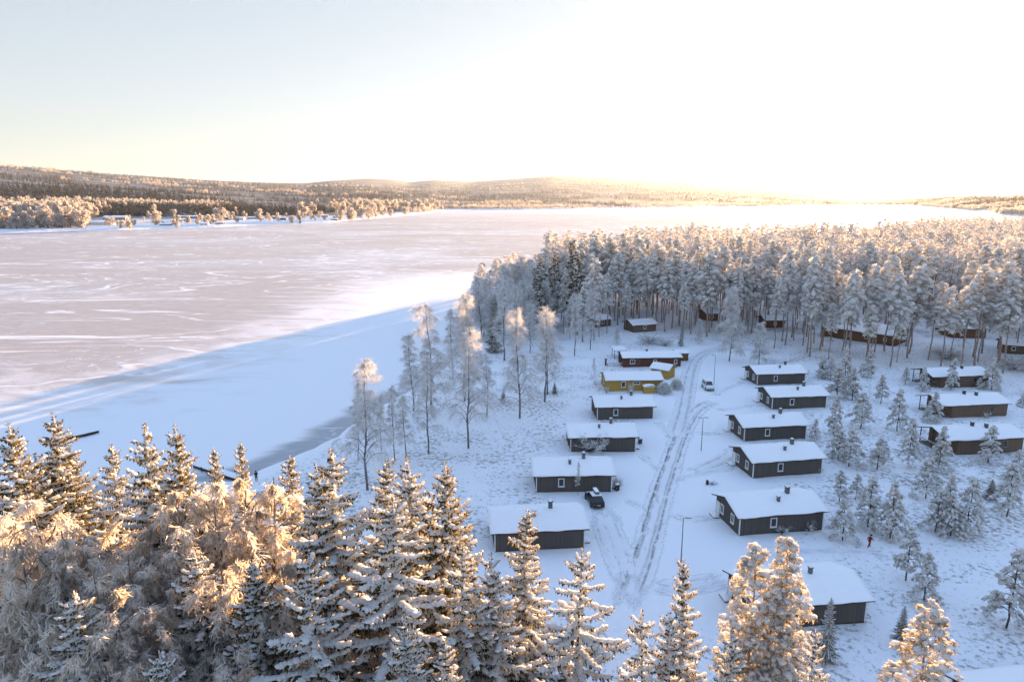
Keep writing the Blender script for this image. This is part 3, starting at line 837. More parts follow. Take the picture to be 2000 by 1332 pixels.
def snow_slab(poly_fn, nx, ny, thick, seed, rows=0, amp=.04, step=.03):
    """a lumpy sheet of snow over a surface given by poly_fn(u, v) -> (x, y, z); closed underneath"""
    b = MB()
    u = np.linspace(0, 1, nx); v = np.linspace(0, 1, ny)
    U, V = np.meshgrid(u, v)
    wv = (fbm(np.linspace(0, 9, nx)[None] + seed, np.zeros((1, nx)) + seed * 3.1, 2) - .5)
    V = np.where(V == 0, wv * .07, V)
    X, Y, Z = poly_fn(U, V)
    V = np.clip(V, 0, 1)
    e = np.minimum(np.minimum(U, 1 - U) * nx, np.minimum(V, 1 - V) * ny)
    t = thick * (.35 + .65 * np.clip(e / 1.5, 0, 1)) + (fbm(X * 1.3 + seed, Y * 1.3 + seed, 3) - .5) * amp * 2
    if rows: t = t + step * (1 - (V * rows) % 1.0)
    top = np.stack([X, Y, Z + t], -1); bot = np.stack([X, Y, Z - .004 + 0 * Z], -1)
    i = np.arange(nx * ny).reshape(ny, nx)
    Q = np.stack([i[:-1, :-1], i[:-1, 1:], i[1:, 1:], i[1:, :-1]], -1).reshape(-1, 4)
    n = nx * ny
    V_ = np.concatenate([top.reshape(-1, 3), bot.reshape(-1, 3)])
    b.raw(V_, Q); b.f.append((Q[:, ::-1] + n, 0))
    rim = np.concatenate([i[0, :], i[1:, -1], i[-1, -2::-1], i[-2:0:-1, 0]])
    r2 = np.roll(rim, -1)
    b.f.append((np.stack([r2, rim, rim + n, r2 + n], -1), 0))
    return b

def window_mb(w, h, fw=.13, dp=.05, mull=False):
    """white casing in the xz plane, facing -y, centred on x, sill at z = 0"""
    b = MB()
    b.box(-w / 2, -w / 2 + fw, -dp, .0, 0, h); b.box(w / 2 - fw, w / 2, -dp, .0, 0, h)
    b.box(-w / 2 + fw, w / 2 - fw, -dp, .0, 0, fw); b.box(-w / 2 + fw, w / 2 - fw, -dp, .0, h - fw, h)
    p = MB(); p.box(-w / 2 + fw, w / 2 - fw, -.018, -.002, fw, h - fw)
    return b, p
WIN_CACHE = {}
def window(parent, x, y, z, rz, w=.95, h=1.35, frame='white_paint', fw=.13, mull=False):
    key = (w, h, frame, fw, mull)
    if key not in WIN_CACHE:
        b, p = window_mb(w, h, fw)
        s = MB(); s.box(-w / 2 - .05, w / 2 + .05, -.13, -.052, -.05, -.005)
        bars = MB()
        if mull: bars.box(-.025, .025, -.045, -.02, fw, h - fw)
        WIN_CACHE[key] = (b.mesh('window', M[frame]), p.mesh('pane', M['glass']), s.mesh('sill', M[frame]), bars.mesh('mullion', M[frame]) if mull else None)
    me, pe, se, be = WIN_CACHE[key]
    o = link('window', me, parent); o.location = (x, y, z); o.rotation_euler = (0, 0, rz)
    link('pane', pe, o); link('sill', se, o)
    if be: link('mullion', be, o)
    return o

def gable_house(kind, label, cat, x, y, rz, L, D, eave, ridge, wall, over=.5, gover=.55, snow_rows=0, thick=.11, corner=None, seed=1, group=None, z=None, batten=.28, porch=0.0, fascia='dark_wood', fine=True, ridge_pos=.5):
    """front left foot corner at (x, y); front wall along local +x, depth along local +y"""
    t = thing(kind, label, cat, (x, y, gzf(x, y) - .03 if z is None else z), rz, group)
    yr = D * ridge_pos
    b = MB()
    b.prism([(0, .18), (D, .18), (D, eave), (yr, ridge - .02), (0, eave)], 'x', 0, L)
    if batten and fine:
        for k in range(int(L / batten)):
            xx = .12 + k * batten
            if xx > L - .12: break
            b.box(xx, xx + .05, -.022, -.0005, .20, eave - .06); b.box(xx, xx + .05, D + .0005, D + .022, .20, eave - .06)
        for k in range(int(D / batten)):
            yy = .12 + k * batten
            if yy > D - .12: break
            zt = eave + (ridge - eave) * (yy / yr if yy < yr else (D - yy) / (D - yr)) - .1
            b.box(-.022, -.0005, yy, yy + .05, .20, zt); b.box(L + .0005, L + .022, yy, yy + .05, .20, zt)
    b.build('wall', M[wall], t)
    p = MB(); p.box(.05, L - .05, .05, D - .05, -.5, .178); p.build('plinth', M['plinth'], t)
    # roof deck: two sloping slabs
    sf = (ridge - eave) / yr; sb = (ridge - eave) / (D - yr)
    x0, x1 = -gover - porch, L + gover
    ye, yb = -over, D + over
    ze, zb = eave - sf * over, eave - sb * over
    th = .16
    r = MB()
    r.prism([(ye, ze), (yr, ridge), (yb, zb), (yb, zb + th), (yr, ridge + th), (ye, ze + th)], 'x', x0, x1)
    ro = r.build('roof', M[fascia], t)
    nx, ny = (max(20, int(L * 2.2)), 2 + (snow_rows * 6 if snow_rows else 14)) if fine else (10, 6)
    ext = .05
    s1 = snow_slab(lambda U, V: (x0 - ext + (x1 - x0 + 2 * ext) * U, ye - ext + (yr - ye + ext) * V, ze - sf * ext + (ridge - ze + sf * ext) * V + th + .006), nx, ny, thick, seed, snow_rows)
    s2 = snow_slab(lambda U, V: (x1 + ext - (x1 - x0 + 2 * ext) * U, yb + ext - (yb - yr + ext) * V, zb - sb * ext + (ridge - zb + sb * ext) * V + th + .006), nx, max(8, ny // 2), thick, seed + 5)
    for q, mf in zip(s2.v, [0]): pass
    s1.v += s2.v; s1.f += [(f + s1.n, m) for f, m in s2.f]; s1.n += s2.n
    s1.build('roof_snow', M['roof_snow'], ro, True)
    if corner:
        for cx, cy in ((-.026, -.026), (L - .10, -.026), (-.026, D - .10), (L - .10, D - .10)):
            c = MB(); c.box(cx, cx + .126, cy, cy + .126, .16, eave - .03); c.build('corner_board', M[corner], t)
    t['_d'] = 0; del t['_d']
    return t, ro, dict(L=L, D=D, eave=eave, ridge=ridge, yr=yr, sf=sf, th=th)

def chimney(ro, x, y, zbase, w, d, h, mat='tin', cap=True):
    b = MB(); b.box(x - w / 2, x + w / 2, y - d / 2, y + d / 2, zbase, zbase + h)
    if cap:
        b.box(x - w / 2 - .07, x + w / 2 + .07, y - d / 2 - .07, y + d / 2 + .07, zbase + h + .002, zbase + h + .05)
        s = MB(); zc = zbase + h + .054
        s.lumps(np.array([[x, y, zc + .03]]), np.array([[w * .66, 0, 0]]), np.array([[0, d * .66, 0]]), np.array([[0, 0, .13]]), np.random.default_rng(int(abs(x) * 99)), .12, 1)
        b.v += s.v; b.f += [(f + b.n, m) for f, m in s.f]; b.n += s.n
    return b.build('chimney', [M[mat], M['roof_snow']], ro)

# ---------------------------------------------------------------- the two rows of grey cabins
G_C = 'grey cabins along the snowy road'
def grey_cabin(label, x, y, rz, seed, L=12.2, D=6.9, front_win=.40, gable_win=True, rows=0, chim=((.55, .30), (.72, .47)), steps=True):
    t, ro, d = gable_house('grey_cabin', label, 'cabin', x, y, rz, L, D, 2.85, 3.98, 'grey_boards', snow_rows=rows, corner='white_paint', seed=seed, group=G_C, thick=.07 if rows else .12)
    if front_win: window(t, L * front_win, -.024, .95, 0)
    window(t, L * .75, D + .024, .95, PI); window(t, L * .3, D + .024, .95, PI)
    if gable_win:
        window(t, -.024, D * .28, .95, -PI / 2, .95, 1.35, mull=True); window(t, -.024, D * .72, .95, -PI / 2, .95, 1.35, mull=True)
    else:
        window(t, L + .024, D * .7, .95, PI / 2, .95, 1.35, mull=True)
    dx = -.03 if gable_win else L + .03
    dr = MB(); dr.box(-.45, .45, -.05, .0, .2, 2.2)
    do = dr.build('door', M['white_paint'], t); do.location = (dx, D * (.97 if gable_win else .35) - .55, .0) ; do.rotation_euler = (0, 0, -PI / 2 if gable_win else PI / 2)
    hb = MB(); hb.box(.30, .38, -.10, -.051, 1.08, 1.13); hb.build('handle', M['steel'], do)
    if steps:
        st_ = MB(); sx = -1.0 if gable_win else L + .05
        yc = D * (.97 if gable_win else .35) - .55
        st_.box(sx, sx + .92, yc - .8, yc + .8, -.4, .17); st_.build('step', M['grey_wood'], t)
        sn = snow_slab(lambda U, V: (sx + .92 * U, yc - .8 + 1.6 * V, 0 * U + .174), 7, 9, .16, seed); sn.build('step_snow', M['roof_snow'], t, True)
    for i, (fx, fy) in enumerate(chim):
        yy = D * fy; zr = d['eave'] + d['sf'] * yy + d['th']
        chimney(ro, L * fx, yy, zr - .1, .50 if i else .36, .50 if i else .36, 1.05 if i else .85, 'tin')
    # rain pipe at the front corner
    return t
def P_(px, py): return at(px, py)
R_ = math.radians
CAB = [
    ('nearest grey cabin of the row right of the road, partly behind the forked frosted pine', (25.4, 63.4), 7.5, 0, None, True, 11),
    ('large grey cabin with ridged roof and two gable windows, next to the walking person', (30.3, 84.0), 9.3, 1, .40, True, 11),
    ('grey cabin with two gable windows, third from the bottom right of the road', (38.8, 103.3), 10.0, 2, .39, True, 0),
    ('grey cabin right of the thin lamp post with snow step at its gable', (43.1, 120.5), 7.0, 3, .37, True, 0),
    ('grey cabin with a short snow post before its front wall, fifth right of the road', (55.6, 140.1), 5.8, 4, .36, True, 0),
    ('farthest grey cabin right of the road, against the bare pine trunks', (59.2, 159.4), 6.4, 5, .38, True, 0),
    ('nearest grey cabin left of the road, the black car parked beside it', (-2.2, 79.7), 6.0, 6, None, False, 11),
    ('grey cabin left of the road with a thin frosted sapling at its wall', (3.7, 97.6), 2.0, 7, .33, False, 0),
    ('grey cabin left of the road with a round frosted bush before its wall', (10.4, 114.9), 1.6, 8, None, False, 0),
    ('grey cabin left of the road just below the yellow house', (17.4, 133.5), 3.0, 9, .33, False, 0)]
for lab, (x, y), rz, sd, fw, gw, rows in CAB:
    ch = ((.53, .27), (.70, .47)) if gw else ((.46, .30), (.66, .49))
    if sd == 0: ch = ((.62, .48),)
    grey_cabin(lab, x, y, R_(rz), sd * 7 + 3, L=11.6 if not gw else 12.2, front_win=fw, gable_win=gw, rows=rows, chim=ch)
_x = np.array([(30.3, 84.0)])

# ---------------------------------------------------------------- brown cabins on the far right, with a roofed porch at the left gable
def brown_cabin(label, x, y, rz, seed, L=12.6, D=7.0, win=((.55, .8, .6, .55), (.72, .8, .95, 1.15)), chim=((.40, .45), (.58, .36))):
    t, ro, d = gable_house('brown_cabin', label, 'cabin', x, y, rz, L, D, 2.85, 3.95, 'brown_boards', seed=seed, group='brown cabins with porches', porch=1.9, corner='rust_boards', thick=.13)
    for fx, _, w, h in win: window(t, L * fx, -.024, 2.25 - h, 0, w, h, 'grey_wood', .09)
    window(t, -.024, D * .3, .95, -PI / 2, .95, 1.3, 'grey_wood')
    dr = MB(); dr.box(-.45, .45, -.05, .0, .32, 2.3); do = dr.build('door', M['grey_wood'], t); do.location = (-.03, D * .68, 0); do.rotation_euler = (0, 0, -PI / 2)
    dk = MB(); dk.box(-2.2, -.03, .4, D - .3, .12, .30)
    dk.build('porch_deck', M['grey_wood'], t)
    for yy in (.5, D * .5, D - .5):
        po = MB(); zt = d['eave'] + d['sf'] * min(yy, D - yy) - .02
        po.box(-2.15, -2.03, yy - .06, yy + .06, -.4, zt); po.build('porch_post', M['dark_wood'], t)
    rl = MB()
    for y0, y1 in ((.56, D * .5 - .06), (D * .5 + .06, D - .56)):
        rl.box(-2.13, -2.05, y0, y1, 1.10, 1.20); rl.box(-2.12, -2.06, y0, y1, .70, .78)
    rl.build('porch_railing', M['dark_wood'], t)
    sn = snow_slab(lambda U, V: (-2.14 + .1 * U, .56 + (D - 1.12) * V, 0 * U + 1.204), 4, 30, .07, seed); sn.build('railing_snow', M['roof_snow'], t, True)
    sp = MB(); sp.box(-3.1, -2.22, .5, 2.2, -.4, .16); sp.build('step', M['grey_wood'], t)
    sn = snow_slab(lambda U, V: (-3.1 + .88 * U, .5 + 1.7 * V, 0 * U + .164), 8, 10, .15, seed); sn.build('step_snow', M['roof_snow'], t, True)
    for i, (fx, fy) in enumerate(chim):
        yy = D * fy; chimney(ro, L * fx, yy, d['eave'] + d['sf'] * yy + d['th'] - .1, .46, .46, .9, 'green_metal')
    return t
for lab, px, py, rz, sd in [
    ('farthest brown cabin with open porch, behind three young pines', 1835, 757, 7, 31),
    ('middle brown cabin with a small and a tall window on its front', 1857, 818, 7.5, 32),
    ('nearest brown cabin with open porch and a snowy pine before its front wall', 1868, 890, 7, 33)]:
    x, y = at(px, py)
    brown_cabin(lab, x, y, R_(rz), sd)

# snow covered roof corner at the lower right
x, y = at(1905, 1330, 4.6)
gable_house('grey_cabin', 'white snow covered roof cut by the lower right corner', 'cabin', x - .5, y - 6.0, R_(8), 12, 6.9, 2.9, 4.0, 'grey_boards', corner='white_paint', seed=77, group=G_C)

# ---------------------------------------------------------------- yellow house, its annex and shed; red house
x, y = at(1184, 764)
yh, ro, d = gable_house('yellow_house', 'yellow wooden house with white windows beside two round hedges', 'house', x, y, R_(2.5), 13.2, 6.6, 2.75, 3.75, 'yellow_boards', seed=41, corner='yellow_boards', thick=.15, over=.55, gover=.3)
window(yh, 4.0, -.024, 1.0, 0, 1.05, 1.35); window(yh, 7.1, -.024, 1.65, 0, 1.6, .7, mull=True)
window(yh, -.024, 3.3, 1.0, -PI / 2, 1.2, 1.3)
dr = MB(); dr.box(-.45, .45, -.05, 0, .2, 2.2); o = dr.build('door', M['white_paint'], yh); o.location = (13.235, 2.0, 0); o.rotation_euler = (0, 0, PI / 2)
x, y = at(1300, 737)
an, ro2, d2 = gable_house('yellow_annex', 'small yellow outbuilding with a pitched snowy roof behind the yellow house', 'outbuilding', x - 3.6, y + .6, R_(-38), 4.6, 4.0, 2.35, 3.35, 'yellow_boards', seed=42, thick=.15, over=.4, gover=.4, fascia='grey_wood')
dr = MB(); dr.box(-.8, .8, -.05, 0, .2, 2.0); o = dr.build('door', M['grey_wood'], an); o.location = (1.5, -.03, 0)
x, y = at(1258, 769)
sh = thing('yellow_shed', 'tiny yellow bin shed with a domed snow top before the yellow house', 'shed', (x, y, gzf(x, y)), R_(3))
b = MB(); b.box(0, 2.5, 0, 1.5, 0, 1.55); [b.box(.06 + k * .2, .11 + k * .2, -.02, -.0005, .05, 1.5) for k in range(12)]; b.build('wall', M['yellow_boards'], sh)
b = MB(); b.box(-.1, 2.6, -.1, 1.6, 1.552, 1.64); rr = b.build('roof', M['white_paint'], sh)
snow_slab(lambda U, V: (-.14 + 2.78 * U, -.14 + 1.78 * V, 1.645 + .34 * np.sin(PI * np.clip(U, 0, 1)) ** .6 * np.sin(PI * V) ** .5), 16, 10, .08, 43).build('roof_snow', M['roof_snow'], rr, True)
x, y = at(1217, 717)
rh, ro, d = gable_house('red_house', 'long dark red house with snowy roof behind the yellow house', 'house', x, y, R_(2.8), 15.6, 6.4, 2.7, 3.6, 'red_boards', seed=44, corner='red_boards', thick=.16, over=.5, gover=.35)
window(rh, 8.6, -.024, 1.2, 0, 1.0, .9); window(rh, 2.5, -.024, 1.0, 0, 1.4, 1.2, mull=True); window(rh, 14.2, -.024, .9, 0, .8, 1.2)
chimney(ro, 7.0, 3.0, 3.45, .5, .5, .9, 'tin')
x, y = at(1324, 705)
rs, ro, d = gable_house('red_shed', 'small rust red shed at the right end of the red house', 'shed', x - .5, y, R_(3), 3.4, 3.2, 2.2, 2.75, 'rust_boards', seed=45, thick=.15, over=.35, gover=.3)
dr = MB(); dr.box(-.4, .4, -.05, 0, .2, 1.9); o = dr.build('door', M['white_paint'], rs); o.location = (.75, -.03, 0)
x, y = at(1200, 700)
lt = thing('lean_to', 'low snow roofed lean-to at the left end of the red house', 'lean-to', (x, y, gzf(x, y)), R_(3))
b = MB()
for px_, py_ in ((0, 0), (3.0, 0), (0, 3.6), (3.0, 3.6)): pb = MB(); pb.box(px_, px_ + .12, py_, py_ + .12, -.3, 2.3 + py_ * .08); pb.build('post', M['dark_wood'], lt)
b = MB(); b.prism([(-.3, 2.26), (4.1, 2.62), (4.1, 2.72), (-.3, 2.36)], 'x', -.3, 3.5); rr = b.build('roof', M['dark_wood'], lt)
snow_slab(lambda U, V: (-.34 + 3.88 * U, -.34 + 4.48 * V, 2.364 + .36 * V), 14, 14, .16, 46).build('roof_snow', M['roof_snow'], rr, True)

def rail_fence(label, p0, p1, h, nrail, seed, posts=None):
    (x0, y0), (x1, y1) = p0, p1
    Lf = math.hypot(x1 - x0, y1 - y0)
    t = thing('wooden_fence', label, 'fence', (x0, y0, gzf(x0, y0)), math.atan2(y1 - y0, x1 - x0))
    n = posts or max(2, int(Lf / 1.8) + 1)
    for k in range(n):
        b = MB(); xx = Lf * k / (n - 1); b.box(xx - .05, xx + .05, -.05, .05, -.3, h); b.build('post', M['dark_wood'], t)
    b = MB()
    for r in range(nrail):
        zz = h * (r + .7) / nrail - .08
        b.box(-.05, Lf + .05, -.085, -.052, zz, zz + .10)
    b.build('rails', M['grey_wood'], t)
    snow_slab(lambda U, V: (-.05 + (Lf + .1) * U, -.09 + .06 * V, h * (nrail - .3) / nrail + .025 + 0 * U), max(8, int(Lf * 3)), 3, .06, seed).build('rail_snow', M['roof_snow'], t, True)
    return t
rail_fence('low wooden deck railing at the left gable of the yellow house', at(1162, 752), at(1182, 750), 1.0, 2, 51)
rail_fence('thin garden fence in front of the lean-to of the red house', at(1186, 716), at(1226, 716), 1.1, 3, 52)
x, y = at(1183, 714)
gp = tag(MB().build('garden_post', M['dark_wood']), 'dark upright garden post left of the thin fence by the red house', 'post')
b = MB(); b.box(-.22, .22, -.16, .16, -.2, 1.9); b.box(-.5, .5, -.08, .08, 1.902, 2.0); b.lumps(np.array([[0, 0, 2.06]]), np.array([[.5, 0, 0]]), np.array([[0, .14, 0]]), np.array([[0, 0, .1]]), np.random.default_rng(3), .15, 1)
gp.data = b.mesh('garden_post', [M['dark_wood'], M['roof_snow']]); gp.location = (x, y, gzf(x, y))

# ---------------------------------------------------------------- buildings inside the forest
def forest_house(kind, label, cat, p0, p1, D, eave, ridge, wall, seed, back=True):
    (x0, y0), (x1, y1) = p0, p1
    rz = math.atan2(y1 - y0, x1 - x0); L = math.hypot(x1 - x0, y1 - y0)
    t, ro, d = gable_house(kind, label, cat, x0, y0, rz, L, D, eave, ridge, wall, seed=seed, thick=.16, over=.6, gover=.6)
    n = max(1, int(L / 5))
    for k in range(n): window(t, L * (k + .5) / n, -.024, 1.1, 0, 1.0, 1.1)
    return t
forest_house('forest_cabin', 'ochre brown cabin with snowy roof at the forest edge above the red house', 'cabin', at(1237, 650), at(1281, 647), 7.0, 2.6, 3.8, 'brown_boards', 61)
forest_house('forest_cabin', 'brown cabin half hidden by frosted trees left of the ochre one', 'cabin', at(1162, 640), at(1193, 637), 6.5, 2.6, 3.6, 'brown_boards', 62)
forest_house('forest_hut', 'small rusty brown hut deep between the trunks', 'hut', at(1380, 628), at(1402, 627), 6, 2.8, 3.8, 'rust_boards', 63)
forest_house('forest_hut', 'rusty brown hut behind the drooping frosted birch at the road end', 'hut', at(1495, 640), at(1532, 640), 7, 2.8, 3.9, 'rust_boards', 64)
forest_house('lodge', 'long brown lodge with a wide snowy roof seen between the pine trunks', 'lodge', at(1604, 657), at(1746, 677), 11, 3.2, 5.2, 'rust_boards', 65)
forest_house('lodge', 'rust brown building with a broad white roof behind the farthest brown cabin', 'building', at(1862, 660), at(1925, 660), 10, 3.2, 5.0, 'rust_boards', 66)
forest_house('forest_cabin', 'brown cabin between trunks at the right edge of the forest', 'cabin', at(1958, 690), at(2040, 696), 7, 2.7, 3.8, 'brown_boards', 67)

# ---------------------------------------------------------------- the pine forest behind the camp
pcrown = lambda f: (.50 + .50 * math.sin(PI * min(1, .2 + f * .8))) * (1 - .80 * max(0, f - .5) / .5) + .06
FP = [to_meshes('pine', pine_parts(400 + i, 25, cb, R, nb, 6, 4, .92, pcrown, dr, sn, fine=True, needles='forest_needles', rise=.12)) for i, (cb, R, nb, dr, sn) in enumerate([(.46, 2.8, 40, .72, .97), (.54, 2.5, 34, .60, .96), (.40, 2.4, 44, .85, .98), (.60, 3.0, 30, .50, .92), (.50, 2.2, 38, .80, .98), (.48, 2.7, 40, .65, .80)])]
FRONT = [at(*p) for p in [(1062, 650), (1080, 648), (1120, 672), (1155, 672), (1195, 655), (1232, 648), (1300, 652), (1330, 660), (1400, 664), (1470, 676), (1540, 690), (1590, 700), (1640, 712), (1740, 722), (1800, 712), (1850, 716), (1910, 722), (2000, 735), (2120, 745), (2300, 760)]]
FOREST = np.array(FRONT + [(330, 170), (620, 420), (720, 640), (560, 700), (440, 690), (330, 610), (235, 520), (175, 470), (120, 470), (80, 445), (54, 412), (38, 396), (26, 380), (18, 352), (15, 300), (13, 250)], float)
GAPS = [(at(1690, 668), at(1600, 610), 10), (at(1435, 680), at(1520, 655), 5), (at(1260, 650), at(1260, 652), 6), (at(1178, 640), at(1178, 641), 5), (at(1390, 628), at(1391, 628), 5), (at(1513, 640), at(1513, 641), 6), (at(1895, 662), at(1895, 655), 10), (at(1820, 690), at(1825, 620), 6)]
LODGE = np.array([at(1604, 657), at(1746, 677)]); _ld = LODGE[1] - LODGE[0]; _ln = np.array([-_ld[1], _ld[0]]) / np.hypot(*_ld)
def gapped(x, y):
    for a, b, r in GAPS:
        if seg_dist(np.array([x]), np.array([y]), np.array([a, b], float))[0] < r: return True
    p = np.array([x, y]) - LODGE[0]; u = p @ _ld / (_ld @ _ld); v = p @ _ln
    return -.08 < u < 1.08 and -2 < v < 13
rng = np.random.default_rng(77)
bx0, by0 = FOREST.min(0); bx1, by1 = FOREST.max(0)
cand = np.stack([rng.uniform(bx0, bx1, 60000), rng.uniform(by0, by1, 60000)], -1)
cand = cand[inside(cand[:, 0], cand[:, 1], FOREST)]
fd_ = seg_dist(cand[:, 0], cand[:, 1], np.array(FRONT))
cand = cand[np.argsort(fd_ + rng.uniform(0, 14, len(cand)))]
cell = {}
trees = []
for x, y in cand:
    dmin = 4.4 if y < 320 else 5.2
    key = (int(x // 5.2), int(y // 5.2)); ok = True
    for i in (-1, 0, 1):
        for j in (-1, 0, 1):
            for q in cell.get((key[0] + i, key[1] + j), ()):
                if (q[0] - x) ** 2 + (q[1] - y) ** 2 < dmin * dmin: ok = False; break
            if not ok: break
        if not ok: break
    if ok and rng.random() < (.78 if y < 320 else .9) and not gapped(x, y) and x / y < .86:
        cell.setdefault(key, []).append((x, y)); trees.append((x, y))
trees = np.array(trees)
fdist = seg_dist(trees[:, 0], trees[:, 1], np.array(FRONT))
# what shows largest: the rows along the clearing first, then the crowns behind them by distance
order = np.argsort(np.where(fdist < 26, np.hypot(*trees.T) * .2, np.hypot(*trees.T)))
trees = trees[order]
NP_ = 285
zz = gz(trees[:, 0], trees[:, 1])
G_F = 'tall pines of the forest behind the cabins'
for i in range(min(NP_, len(trees))):
    x, y = trees[i]
    k = rng.integers(0, 6); h = rng.choice([rng.uniform(.62, .84), rng.uniform(.84, 1.20)], p=[.28, .72])
    h *= float(np.clip(.66 + (x - .045 * y) / 60, .66, 1))
    plant('pine_tree', FP[k], 'tall snow laden pine with bare pinkish trunk in the forest behind the cabins', 'pine', x, y, zz[i] - .1, rng.uniform(0, 6.28), h, G_F, h * rng.uniform(.9, 1.15))
# the rest of the wood reads as one mass of crowns
LOD = [pine_parts(450 + i, 25, .5, 3.2, 16, 3, 6, 1.15, pcrown, .42, .95, fine=False, needles='forest_needles', rise=.22) for i in range(3)]
def flat(parts):
    out = []
    for n, b, m, sm in parts:
        V = np.concatenate(b.v)
        for f, _ in b.f: pass
        out.append((V, [f for f, _ in b.f]))
    return out
LODF = [flat(p) for p in LOD]
def merged(name, lods, pts, mats, rng, hr=(.72, 1.16)):
    """one mesh of many far trees; pts: x, y, z, form"""
    b = MB()
    for x, y, z, k in pts:
        a = rng.uniform(0, 6.28); h = rng.uniform(*hr); w = h * rng.uniform(.9, 1.2)
        c, s_ = math.cos(a) * w, math.sin(a) * w
        Rm = np.array([[c, -s_, 0], [s_, c, 0], [0, 0, h]])
        for mi, (V, Fs) in enumerate(lods[int(k)]):
            W = V @ Rm.T + (x, y, z)
            b.v.append(W)
            for f in Fs: b.f.append((f + b.n, mi))
            b.n += len(W)
    o = b.build(name, mats)
    o['kind'] = 'stuff'
    return o
rest = trees[NP_:]
merged('pine_wood', LODF, [(x, y, z - .1, rng.integers(0, 3)) for (x, y), z in zip(rest, zz[NP_:])], [M['bark_pine'], M['forest_needles'], M['snow_load']], rng)
print('forest trees', len(trees))

# the grey grove of frosted broadleaf trees between the ice and the pines, and a few dark pines before it
def grove():
    rg = np.random.default_rng(12)
    pts = []
    for _ in range(4000):
        y = rg.uniform(205, 372); x = rg.uniform(-19, .058 * y + 1)
        if shore_sd(np.array([x]), np.array([y]))[0] < 2.5: continue
        if y < 240 and rg.random() < .7: continue
        if all((x - a) ** 2 + (y - b) ** 2 > 19 for a, b in pts): pts.append((x, y))
    for x, y in pts[:62]:
        k = rg.integers(0, 3)
        h = rg.uniform(11, 16.5) * (1 + .12 * (x > 5))
        plant('birch_tree', GV[k], 'hazy frosted broadleaf tree in the grey grove between the ice and the pine forest', 'birch', x, y, None, rg.uniform(0, 6.28), h / 15, 'frosted grove between the ice and the pines', h / 15 * rg.uniform(.9, 1.2))
    for px, pb, pt, lab in [(1043, 655, 520, 'dark little snowed pine at the forest tip, left of two big dark ones'), (1060, 645, 505, 'big dark pine at the forest tip, left one'), (1083, 640, 492, 'big dark pine at the forest tip, right one'),
                            (1112, 640, 470, 'dark round topped pine standing above the forest tip'), (1128, 655, 490, 'dark slim pine right of the round topped one')]:
        x, y = at(px, pb); h = height_from(px, pb, pt)
        plant('dark_pine', DPN, lab, 'pine', x, y, None, px, h / 25, 'dark pines at the forest tip', h / 25)
DPN = to_meshes('dark_pine', pine_parts(470, 25, .22, 3.0, 56, 8, 8, .80, pcrown, .50, .45, fine=False, needles='spruce_needles', rise=.2))
GV = [to_meshes('grove_birch', birch_parts(480 + i, 15, .12, 3.4, 34, 6, 14, 1.0, .075, .80, 'rime_twigs', 'bark_birch', 1, 0, .35, lambda f: 1.0 - .72 * f ** 2, (1.0, 1.8))) for i in range(3)]
grove()
# frosted spruces and dark pines at the tip of the forest
for px, pb, pt, k, lab in [(966, 688, 574, 4, 'dark slim spruce among grey birches at the forest tip'),
                           (1330, 676, 634, 1, 'small snowy spruce at the road end below the pines')]:
    x, y = at(px, pb); h = height_from(px, pb, pt)
    plant('spruce_tree', SPR[k], lab, 'spruce', x, y, None, px, h / 24, 'small spruces behind the camp', h / 24 * .8)

